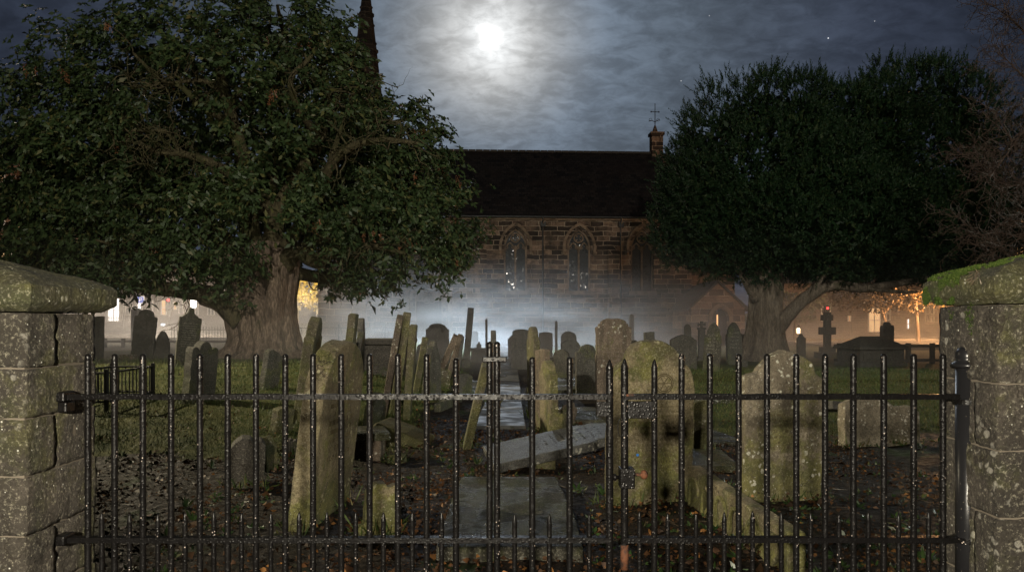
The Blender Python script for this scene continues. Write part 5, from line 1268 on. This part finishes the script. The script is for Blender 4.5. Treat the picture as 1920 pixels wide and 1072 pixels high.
def window(root, px0, px1, py0, py1, glass, proud=.03):
    Y = root.location.y; ox, oz = root.location.x, root.location.z
    x0, x1, z0, z1 = wx(px0, Y)-ox, wx(px1, Y)-ox, wz(py1, Y)-oz, wz(py0, Y)-oz
    f = MB(); b = .09
    band(f, [(x0, z0), (x1, z0), (x1, z1), (x0, z1)], b, -.10, -.004, True)
    if x1-x0 > .5: f.box((x0+x1)/2-.03, (x0+x1)/2+.03, -.08, -.03, z0, z1)
    f.box(x0, x1, -.08, -.03, (z0+z1)/2-.03, (z0+z1)/2+.03)
    fo = f.build('window', M['frame_white'], root)
    MB().add([(x0, -.02, z0), (x1, -.02, z0), (x1, -.02, z1), (x0, -.02, z1)], [(0, 1, 2, 3)]).build('pane', M[glass], fo)
BYL = 62
b1 = building('terraced_house', 'long pale terraced building with lit shop windows across the left street', wx(150, BYL), wx(450, BYL), BYL, .5, 5.6, 8, 'facade', 1.6)
for a in ((203, 225, 560, 602, 'win_white'), (258, 268, 561, 585, 'win_white'), (303, 312, 563, 590, 'win_warm'), (336, 344, 564, 588, 'win_dark'), (236, 246, 563, 590, 'win_dark'), (277, 287, 563, 590, 'win_dark'), (326, 332, 566, 580, 'win_warm'), (165, 178, 560, 595, 'win_warm'), (360, 372, 564, 590, 'win_dark'), (390, 402, 564, 590, 'win_dark')): window(b1, *a)
f = MB()
for px in (230, 252, 272, 294, 320, 350): x = wx(px, BYL)-b1.location.x; f.box(x-.12, x+.12, -.16, -.004, 0, 5)
f.build('pilaster', M['facade'], b1)
BYH = 50
b2 = building('brick_house', 'tall house with white framed windows behind the leaves at the left edge', wx(-140, BYH), wx(62, BYH), BYH, .4, 11.6, 7, 'facade_brick')
for a in ((-14, 9, 326, 356, 'win_warm'), (30, 48, 330, 358, 'win_dark'), (-14, 9, 400, 430, 'win_dark'), (30, 48, 400, 430, 'win_warm'), (-60, -40, 326, 356, 'win_dark'), (0, 14, 470, 500, 'win_warm')): window(b2, *a)
# street lamps, signs, signal
def street_lamp(label, px, Y, py, kind='lamp_white', zb=.5, k=1):
    x = wx(px, Y); z1 = wz(py, Y)-zb; root = thing('street_lamp', label, 'street lamp', (x, Y, zb))
    MB().tube([(0, 0, 0), (0, 0, 1.0), (0, 0, z1-.3)], [.09, .06, .045], 8).build('pole', M['dmetal'], root)
    MB().lathe([(.05*k, z1-.32*k), (.16*k, z1-.26*k), (.18*k, z1+.22*k), (.1*k, z1+.3*k), (.02*k, z1+.36*k)], (0, 0, 0), 10).build('lantern', M[kind], root, smooth_=True)
street_lamp('white street lamp glowing under the left tree limb', 363, 47, 568)
street_lamp('warm low lamp glowing right of the yew trunk', 1497, 47, 620, 'lamp_warm', .2, .6)
street_lamp('small white lamp on the right road seen left of the hipped tomb', 1597, 60, 620, 'lamp_white', .2, .35)
Ys = 50; x = wx(264, Ys); sg = thing('parking_sign', 'blue square parking sign with white mark on a thin pole', 'sign', (x, Ys, .5))
zc = wz(562, Ys)-.5; hw = 5.6/F*Ys
MB().tube([(0, .05, 0), (0, .05, zc+.2)], .04, 8).build('pole', M['dmetal'], sg)
t = NT('white sign border'); M['signwhite'] = t.surf((.8, .8, .8), .5, .3, emit=(1, 1, 1), estr=.25)
t = NT('blue sign face'); M['signblue'] = t.surf((.02, .10, .55), .5, .3, emit=(.03, .16, .8), estr=.35)
MB().box(-hw-.05, hw+.05, -.03, .0, zc-hw-.05, zc+hw+.05).build('sign_border', M['signwhite'], sg)
MB().box(-hw, hw, -.036, -.031, zc-hw, zc+hw).build('sign_face', M['signblue'], sg)
band(MB(), [(-.07, zc-.13), (-.07, zc+.12), (.05, zc+.12), (.09, zc+.06), (.05, zc), (-.05, zc)], .05, -.042, -.037).build('sign_mark', M['signwhite'], sg)
def signal(label, px, Y, py, lit, zb, k=1):
    x = wx(px, Y); z1 = wz(py, Y)-zb; root = thing('traffic_light', label, 'traffic light', (x, Y, zb))
    MB().tube([(0, .1, 0), (0, .1, z1+.2)], .055, 8).build('pole', M['dmetal'], root)
    hd = MB().box(-.2*k, .2*k, -.12, .12, z1-.75*k, z1+.25*k).build('signal_head', M['dmetal'], root, bevel=.03)
    for i_, mm in enumerate((lit, 'win_dark', 'win_dark')):
        MB().lathe([(.105*k, -.03), (.08*k, .02), (.02*k, .04)], (0, 0, 0), 12).build('lens', M[mm], hd).matrix_local = Matrix.Translation((0, -.125, z1+(.02-.30*i_)*k)) @ Matrix.Rotation(R(90), 4, 'X')
signal('red traffic light in the left street above the far railing', 317, 52, 563, 'red_light', .5)
signal('red traffic light showing just above the top of the stone cross', 1550, 40, 578, 'red_light', .1, .62)
# yellow lit sign board and young tree in autumn leaf
Yt = 44; x = wx(556, Yt)
def small_tree(name, label, px, Y, zb, trunk_pts, r0, clumps, mat, bark, lsize, dens=60, group=None):
    base = Vector((wx(px, Y), Y, zb)); root = thing(name, label, 'tree' if 'shrub' not in name else 'shrub', base, 0, group)
    Q = lambda p: Vector((wx(p[0], Y+(p[2] if len(p) > 2 else 0)), Y+(p[2] if len(p) > 2 else 0), wz(p[1], Y+(p[2] if len(p) > 2 else 0))))-base
    lm = MB()
    for i, tp in enumerate(trunk_pts): limb(lm, ([Vector((0, 0, -.1))] if i == 0 else [])+[Q(p) for p in tp], r0*(1 if i == 0 else .5), r0*.3, 6, 8)
    lm.build('trunk', M[bark], root, smooth_=True)
    PP, DD, LL = [], [], []
    for (cx_, cy_, rp, dy) in clumps:
        c = np.array(Q((cx_, cy_, dy))); rr = rp/F*(Y+dy); n = int(dens*rr*rr)+40
        u = unit(rng.normal(size=(n, 3))); rad = rr*rng.uniform(.55, 1.1, (n, 1)); p = c+u*rad*np.array([1, 1, .8])
        keep = np.array([noise.noise(Vector(x_)*1.9) > -.12 for x_ in p]); p = p[keep]; u = u[keep]
        PP.append(p); DD.append(unit(u+rng.normal(scale=.8, size=p.shape)+np.array([0, 0, -.3]))); LL.append(rng.uniform(.7, 1.2, len(p))*lsize)
    PP, DD, LL = np.concatenate(PP), np.concatenate(DD), np.concatenate(LL)
    np_mesh('crown', leaves(PP, DD, LL, LL*.6, .2), 4, M[mat], root); return root
M['palebark'] = NT('pale slender bark').surf((.42, .36, .28), .8, .2)
small_tree('young_tree', 'slender young tree in bright yellow autumn leaf right of the big trunk', 556, Yt, .45, [[(557, 600), (559, 570), (561, 545), (562, 520)], [(559, 580), (575, 560), (590, 550)], [(560, 575), (545, 556), (538, 545)]], .11,
    [(548, 550, 20, 0), (572, 556, 24, -.3), (590, 565, 18, 0), (600, 543, 14, .2), (565, 535, 22, .3), (552, 570, 12, -.4), (580, 540, 18, 0), (597, 556, 11, -.3)], 'yellowleaf', 'palebark', .2, 900)
Ys = 45; x = wx(601, Ys); zc = wz(582, Ys)-.45
sg = thing('board_sign', 'small yellowish lit board sign on two posts beside the church tower', 'sign', (x, Ys, .45))
for s in (-.24, .24): MB().tube([(s, 0, 0), (s, 0, zc+.28)], .03, 6).build('post', M['frame_white'], sg)
MB().box(-.26, .26, -.04, -.005, zc-.22, zc+.2).build('board', glow('lit cream board', (1.0, .82, .5), .35), sg)
def railing(name, label, px0, px1, Y, ptop, pbase, n, zb, cat='railing', mat='dmetal'):
    xa, xb = wx(px0, Y), wx(px1, Y); root = thing(name, label, cat, ((xa+xb)/2, Y, zb)); L = xb-xa; h = wz(ptop, Y)-zb
    for zz_ in (.18, h-.2): MB().box(-L/2, L/2, -.02, .02, zz_, zz_+.04).build('rail', M[mat], root)
    for i in range(n):
        xx = -L/2+L*i/(n-1)
        MB().lathe([(.016, 0), (.016, h-.12), (.03, h-.1), (.014, h-.04), (.002, h)], (xx, -.03, 0), 5).build('picket', M[mat], root)
railing('spiked_railing', 'black spiked railing beyond the lawn left of the big trunk', 322, 436, 36.5, 611, 640, 22, .36)
railing('spiked_railing', 'distant spiked railing in front of the white shop window', 196, 246, 55, 592, 612, 12, .5)
def rail_fence(label, posts, Y, prails, ppost, zb, mat='wood'):
    xs = [wx(p, Y) for p in posts]; root = thing('post_and_rail_fence', label, 'fence', (sum(xs)/len(xs), Y, zb)); ox = root.location.x; h = wz(ppost, Y)-zb
    for x_ in xs: MB().box(x_-ox-.06, x_-ox+.06, -.06, .06, -.2, h).build('post', M[mat], root, bevel=.012)
    for pr in prails: z_ = wz(pr, Y)-zb; MB().box(xs[0]-ox-.2, xs[-1]-ox+.2, -.10, -.062, z_-.045, z_+.045).build('rail', M[mat], root)
rail_fence('low timber post and rail fence along the left edge of the lawn', [150, 197, 231, 272, 315, 370, 427, 480], 29, [640], 634, hgt(-12, 29))
rail_fence('low dark post and rail fence on the right between the hipped tomb and the pier', [1574, 1640, 1703, 1748, 1800, 1850], 22.5, [648, 675], 643, hgt(11, 22.5))
# hooped barrier rail fading into the mist near the tower
Yr = 37; xa, xb = wx(560, Yr), wx(760, Yr); root = thing('hooped_barrier', 'faint metal barrier rail with pointed hoops in the mist before the church', 'railing', ((xa+xb)/2, Yr, .2)); L = xb-xa
m = MB()
for zz_ in (.15, .85): MB().tube([(-L/2, 0, zz_), (L/2, 0, zz_)], .02, 6).build('rail', M['dmetal'], root)
for px in (560, 590, 635, 683, 722, 760):
    xx = wx(px, Yr)-(xa+xb)/2; MB().tube([(xx, 0, 0), (xx, 0, 1.02)], .025, 6).build('post', M['dmetal'], root)
    MB().tube([(xx+.16*math.cos(a), 0, .62+.26*math.sin(a)) for a in np.linspace(-.5, PI+.5, 12)], .014, 5).build('hoop', M['dmetal'], root)
# parked car with headlights on, nose towards us
cx_, cyy = wx(322, 56), 56
car = thing('parked_car', 'pale parked car facing us with bluish headlights in the left street', 'car', (cx_, cyy, .52))
t = NT('silver car paint'); M['carpaint'] = t.surf((.35, .36, .38), .25, .5, metal=.4)
hood = [(-.86, .22), (.86, .22), (.88, .62), (.80, .82), (-.80, .82), (-.88, .62)]
m = MB(); secs = [(0, hood), (.25, [(x*1.0, z*1.05) for x, z in hood]), (1.1, [(x, z*1.16 if z > .5 else z) for x, z in hood]), (3.6, [(x, z*1.18 if z > .5 else z) for x, z in hood]), (4.1, [(x*.95, z*1.1 if z > .5 else z) for x, z in hood])]
vs = [(x, y, z) for y, pr in secs for x, z in pr]; fs = [(k*6+i, k*6+(i+1) % 6, (k+1)*6+(i+1) % 6, (k+1)*6+i) for k in range(4) for i in range(6)]+[(5, 4, 3, 2, 1, 0), (24, 25, 26, 27, 28, 29)]
m.add(vs, fs).build('body', M['carpaint'], car, bevel=.05)
MB().add([(-.78, 1.0, .95), (.78, 1.0, .95), (.60, 1.7, 1.45), (-.60, 1.7, 1.45), (-.60, 3.0, 1.45), (.60, 3.0, 1.45), (.76, 3.7, .97), (-.76, 3.7, .97)], [(3, 2, 5, 4), (0, 1, 2, 3), (4, 5, 6, 7), (1, 6, 5, 2), (0, 3, 4, 7)]).build('cabin', M['win_dark'], car, bevel=.04)
M['headlight'] = glow('bluish headlight', (.75, .88, 1.0), 4)
for s in (-1, 1):
    MB().box(s*.66-.15, s*.66+.15, -.02, .03, .56, .72).build('headlight', M['headlight'], car, bevel=.02)
    for yy in (.75, 3.3): MB().lathe([(.2, -.09), (.31, -.09), (.33, 0), (.31, .09), (.2, .09)], (0, 0, 0), 18).build('wheel', M['dmetal'], car).matrix_local = Matrix.Translation((s*.78, yy, .33)) @ Matrix.Rotation(R(90), 4, 'Y')
# ---------------------------------------------------------------- distant right
BYR = 62
M['facade_dark'] = wall_mat('dim stone wall', .5, .2, (.06, .04, .03), (.12, .08, .06), (.16, .11, .08), (.2, .16, .12), .3)
b3 = building('terraced_house', 'dim house with a lit doorway behind the autumn trees on the right', wx(1470, BYR), wx(1775, BYR), BYR, .2, 4.4, 8, 'facade_dark', 1.6)
for a in ((1628, 1650, 578, 622, 'win_warm'), (1655, 1668, 575, 600, 'win_dark'), (1700, 1704, 598, 616, 'win_white'), (1590, 1594, 592, 602, 'win_warm'), (1540, 1556, 575, 602, 'win_dark'), (1735, 1750, 575, 602, 'win_dark')): window(b3, *a)
BYQ = 48
b4 = building('brick_house', 'warmly lit red brick house beyond the yew at the far right', wx(1893, BYQ), wx(2120, BYQ), BYQ, .2, 8.4, 7, 'facade_brick')
for a in ((1902, 1914, 405, 432, 'frame_white'), (1902, 1914, 455, 480, 'win_dark'), (1930, 1944, 405, 432, 'win_dark'), (1930, 1944, 455, 480, 'win_warm')): window(b4, *a)
lamp('lamp beside the brick house', 'POINT', (wx(1900, 43), 43, 4.2), 900, (1.0, .6, .3), .1)
for i, (px, cl, lab) in enumerate((
  (1425, [(1420, 590, 24, 0), (1440, 575, 22, .4), (1405, 605, 16, 0)], 'pale grey-green bush behind the yew trunk on its left side'),
  (1490, [(1480, 572, 30, 0), (1505, 580, 28, .5), (1460, 565, 24, .6), (1520, 560, 24, 0), (1540, 572, 18, .3)], 'pale grey-green bush under the yew bough left of the stone cross'))):
    small_tree('shrub', lab, px, 46+i, .2, [[(px, 610), (px+2, 590)]], .1, cl, 'paleleaf', 'bark', .2, 750, 'pale bushes behind the yew')
for px, tr, cl, lab in ((1665, [[(1668, 640), (1662, 612), (1654, 585), (1646, 560)], [(1656, 590), (1672, 570), (1690, 556)]], [(1590, 562, 26, 0), (1625, 558, 28, -.4), (1660, 560, 26, 0), (1690, 562, 22, .3), (1640, 575, 16, -.6), (1570, 552, 18, 0)], 'autumn tree with a leaning trunk behind the hipped chest tomb'),
                    (1720, [[(1722, 640), (1720, 610), (1718, 575), (1716, 550)]], [(1700, 560, 18, 0), (1716, 575, 14, -.3), (1735, 556, 20, .2)], 'orange-leaved tree with a pale lit trunk right of the hipped tomb'),
                    (1770, [[(1772, 640), (1774, 600), (1778, 560)]], [(1765, 556, 24, 0), (1790, 550, 26, .2), (1752, 548, 16, 0)], 'small autumn tree beside the right pier')):
    small_tree('autumn_tree', lab, px, 44, .2, tr, .16, cl, 'orangeleaf', 'bark', .2, 600, 'autumn trees along the right road')
small_tree('autumn_tree', 'golden autumn tree lit from below at the far right over the coping', 1900, 40, .2, [[(1935, 560), (1930, 500)]], .12, [(1880, 478, 26, 0), (1910, 470, 26, .4), (1860, 488, 16, .2), (1930, 462, 30, 0)], 'orangeleaf', 'bark', .2, 600, 'autumn trees along the right road')

# ---------------------------------------------------------------- grass, weeds, fallen leaves
def scatter(n, x0, x1, y0, y1, keep):
    out = []
    while len(out) < n:
        y = y0+(y1-y0)*random.random()**1.25; x = random.uniform(x0, x1)*(y/y1 if y1 > 15 else 1)
        if keep(x, y): out.append((x, y, hgt(x, y)))
    return np.array(out)
P0 = scatter(70000, -13.5, 13.5, 6.5, 19, lambda x, y: lawn(x, y) > random.random()*.9+.1 and abs(x/y) < .72)
n = len(P0); sc = .6+.05*P0[:, 1]
# longer tufts left standing round the feet of the stones
tuft = []; drift = []
for o_ in STONES.values():
    bb_ = [Vector(b) for b in o_.bound_box]; hw_ = max(b.x for b in bb_); ht_ = max(b.y for b in bb_)
    for k in range(70 if o_.location.y < 14 else 30):
        s_ = random.choice((-1, 1)); p = Vector((random.uniform(-hw_*1.1, hw_*1.1), s_*(ht_+abs(random.gauss(0, .04))), 0)) if random.random() < .8 else Vector((s_*(hw_+abs(random.gauss(0, .04))), random.uniform(-ht_, ht_), 0))
        a_ = o_.matrix_world.to_3x3() @ p; x_, y_ = o_.location.x+a_.x, o_.location.y+a_.y
        tuft.append((x_, y_, hgt(x_, y_)-.01))
        if o_.location.y < 9.5 and k < 36: x_ += random.gauss(0, .07); y_ += random.gauss(0, .07); drift.append((x_, y_, hgt(x_, y_)+random.uniform(.005, .04)))
tuft = np.array(tuft); nt_ = len(tuft); P0 = np.concatenate([P0, tuft]); n = len(P0); sc = np.concatenate([sc, 1.0+.05*tuft[:, 1]+rng.uniform(0, 1.2, nt_)])
D = unit(rng.normal(scale=.5, size=(n, 3))+np.array([0, 0, .75])); Lg = rng.uniform(.03, .075, n)*sc*np.where(rng.random(n) < .07, 2.0, 1)
o = np_mesh('grass', leaves(P0, D, Lg, .0045*sc+rng.uniform(0, .003, n)), 4, M['grass']); o['kind'] = 'stuff'
lit = scatter(16000, -3.6, 3.6, 2.95, 10, lambda x, y: lawn(x, y) < .5 and noise.noise((x*1.1, y*1.1, 6)) > random.uniform(-.55, .5) and not (-.42 < x < .4 and 4.1 < y < 5.95 and random.random() < .78) and not (-.5 < x < .25 and y > 9))
lit2 = scatter(1300, -9, 9, 8, 18, lambda x, y: lawn(x, y) > .5)
lit = np.concatenate([lit, lit2, np.array(drift)]); n = len(lit); lit[:, 2] += rng.uniform(.004, .03, n)
D = unit(rng.normal(size=(n, 3))*np.array([1, 1, .28])); Ll = rng.uniform(.012, .045, n)*np.where(rng.random(n) < .06, 1.8, 1)
o = np_mesh('fallen_leaves', leaves(lit, D, Ll, Ll*rng.uniform(.4, .8, n), .35), 4, M['litter']); o['kind'] = 'stuff'
tl = scatter(900, -3.4, 3.4, 3, 9, lambda x, y: lawn(x, y) < .5 and not (-.42 < x < .4 and 4.1 < y < 5.95)); tl[:, 2] += .012
D = unit(rng.normal(size=(len(tl), 3))*np.array([1, 1, .08])); Ll = rng.uniform(.05, .22, len(tl))
o = np_mesh('fallen_twigs', leaves(tl, D, Ll, rng.uniform(.003, .006, len(tl))), 4, M['twiglitter']); o['kind'] = 'stuff'
# weeds: small rosettes of leaves, thick near the gate
WP, WD, WL = [], [], []
for i in range(1300):
    y = 2.95+5.2*random.random()**1.5; x = random.uniform(-.74, .74)*y
    if noise.noise((x*.9, y*.9, 12)) < -.12 or (-.46 < x < .46 and y < 6.1) or lawn(x, y) > .6: continue
    k = random.randint(5, 13); c = np.array([x, y, hgt(x, y)]); s = random.uniform(.02, .055)
    u = unit(rng.normal(size=(k, 3))*np.array([1, 1, .5])+np.array([0, 0, .45]))
    WP.append(c+u*s*.3); WD.append(u); WL.append(rng.uniform(.6, 1.2, k)*s)
    if random.random() < .07: # strappy leaves
        k = random.randint(4, 8); u = unit(rng.normal(size=(k, 3))*np.array([.5, .5, .2])+np.array([0, 0, .8])); WP.append(np.tile(c, (k, 1))); WD.append(u); WL.append(rng.uniform(.05, .12, k))
WP, WD, WL = np.concatenate(WP), np.concatenate(WD), np.concatenate(WL)
o = np_mesh('weeds', leaves(WP, WD, WL, np.minimum(WL*.42, .022), .2), 4, M['weed']); o['kind'] = 'stuff'

# ---------------------------------------------------------------- ground mist
t = NT('ground mist'); tcn = t.n('ShaderNodeTexCoord'); P = tcn.outputs['Object']; x, y, z = sep(t, P)
hf = t.math('EXPONENT', t.math('MULTIPLY', t.math('MAXIMUM', t.math('SUBTRACT', z, .4), 0), -.72))
hf = t.math('MULTIPLY', hf, t.ramp(z, 1.5, 4.6, 1, 0))
fr = t.ramp(y, 13, 28, 0, 1)
nn = t.ramp(t.noise(t.vmath('MULTIPLY', P, (.16, .16, .5)), 2.0, 4, .6), .34, .66, .2, 1.7)
fr = t.math('MULTIPLY', fr, t.ramp(y, 44, 52, 1, .3))
den = t.math('MULTIPLY', t.math('MULTIPLY', hf, fr), t.math('MULTIPLY', t.math('MULTIPLY', nn, .066), t.math('MAXIMUM', t.ramp(x, -2, 14, 1, .3), t.ramp(y, 40, 48, 0, .75))))
pv = t.n('ShaderNodeVolumePrincipled'); pv.inputs['Color'].default_value = (.93, .94, .96, 1); pv.inputs['Anisotropy'].default_value = .25
t.l(den, pv.inputs['Density']); t.l(pv.outputs[0], t.out.inputs['Volume'])
M['mist'] = t.m
o = MB().box(-34, 34, 12.5, 61.5, -1, 5.4).build('haze', M['mist']); o['kind'] = 'stuff'
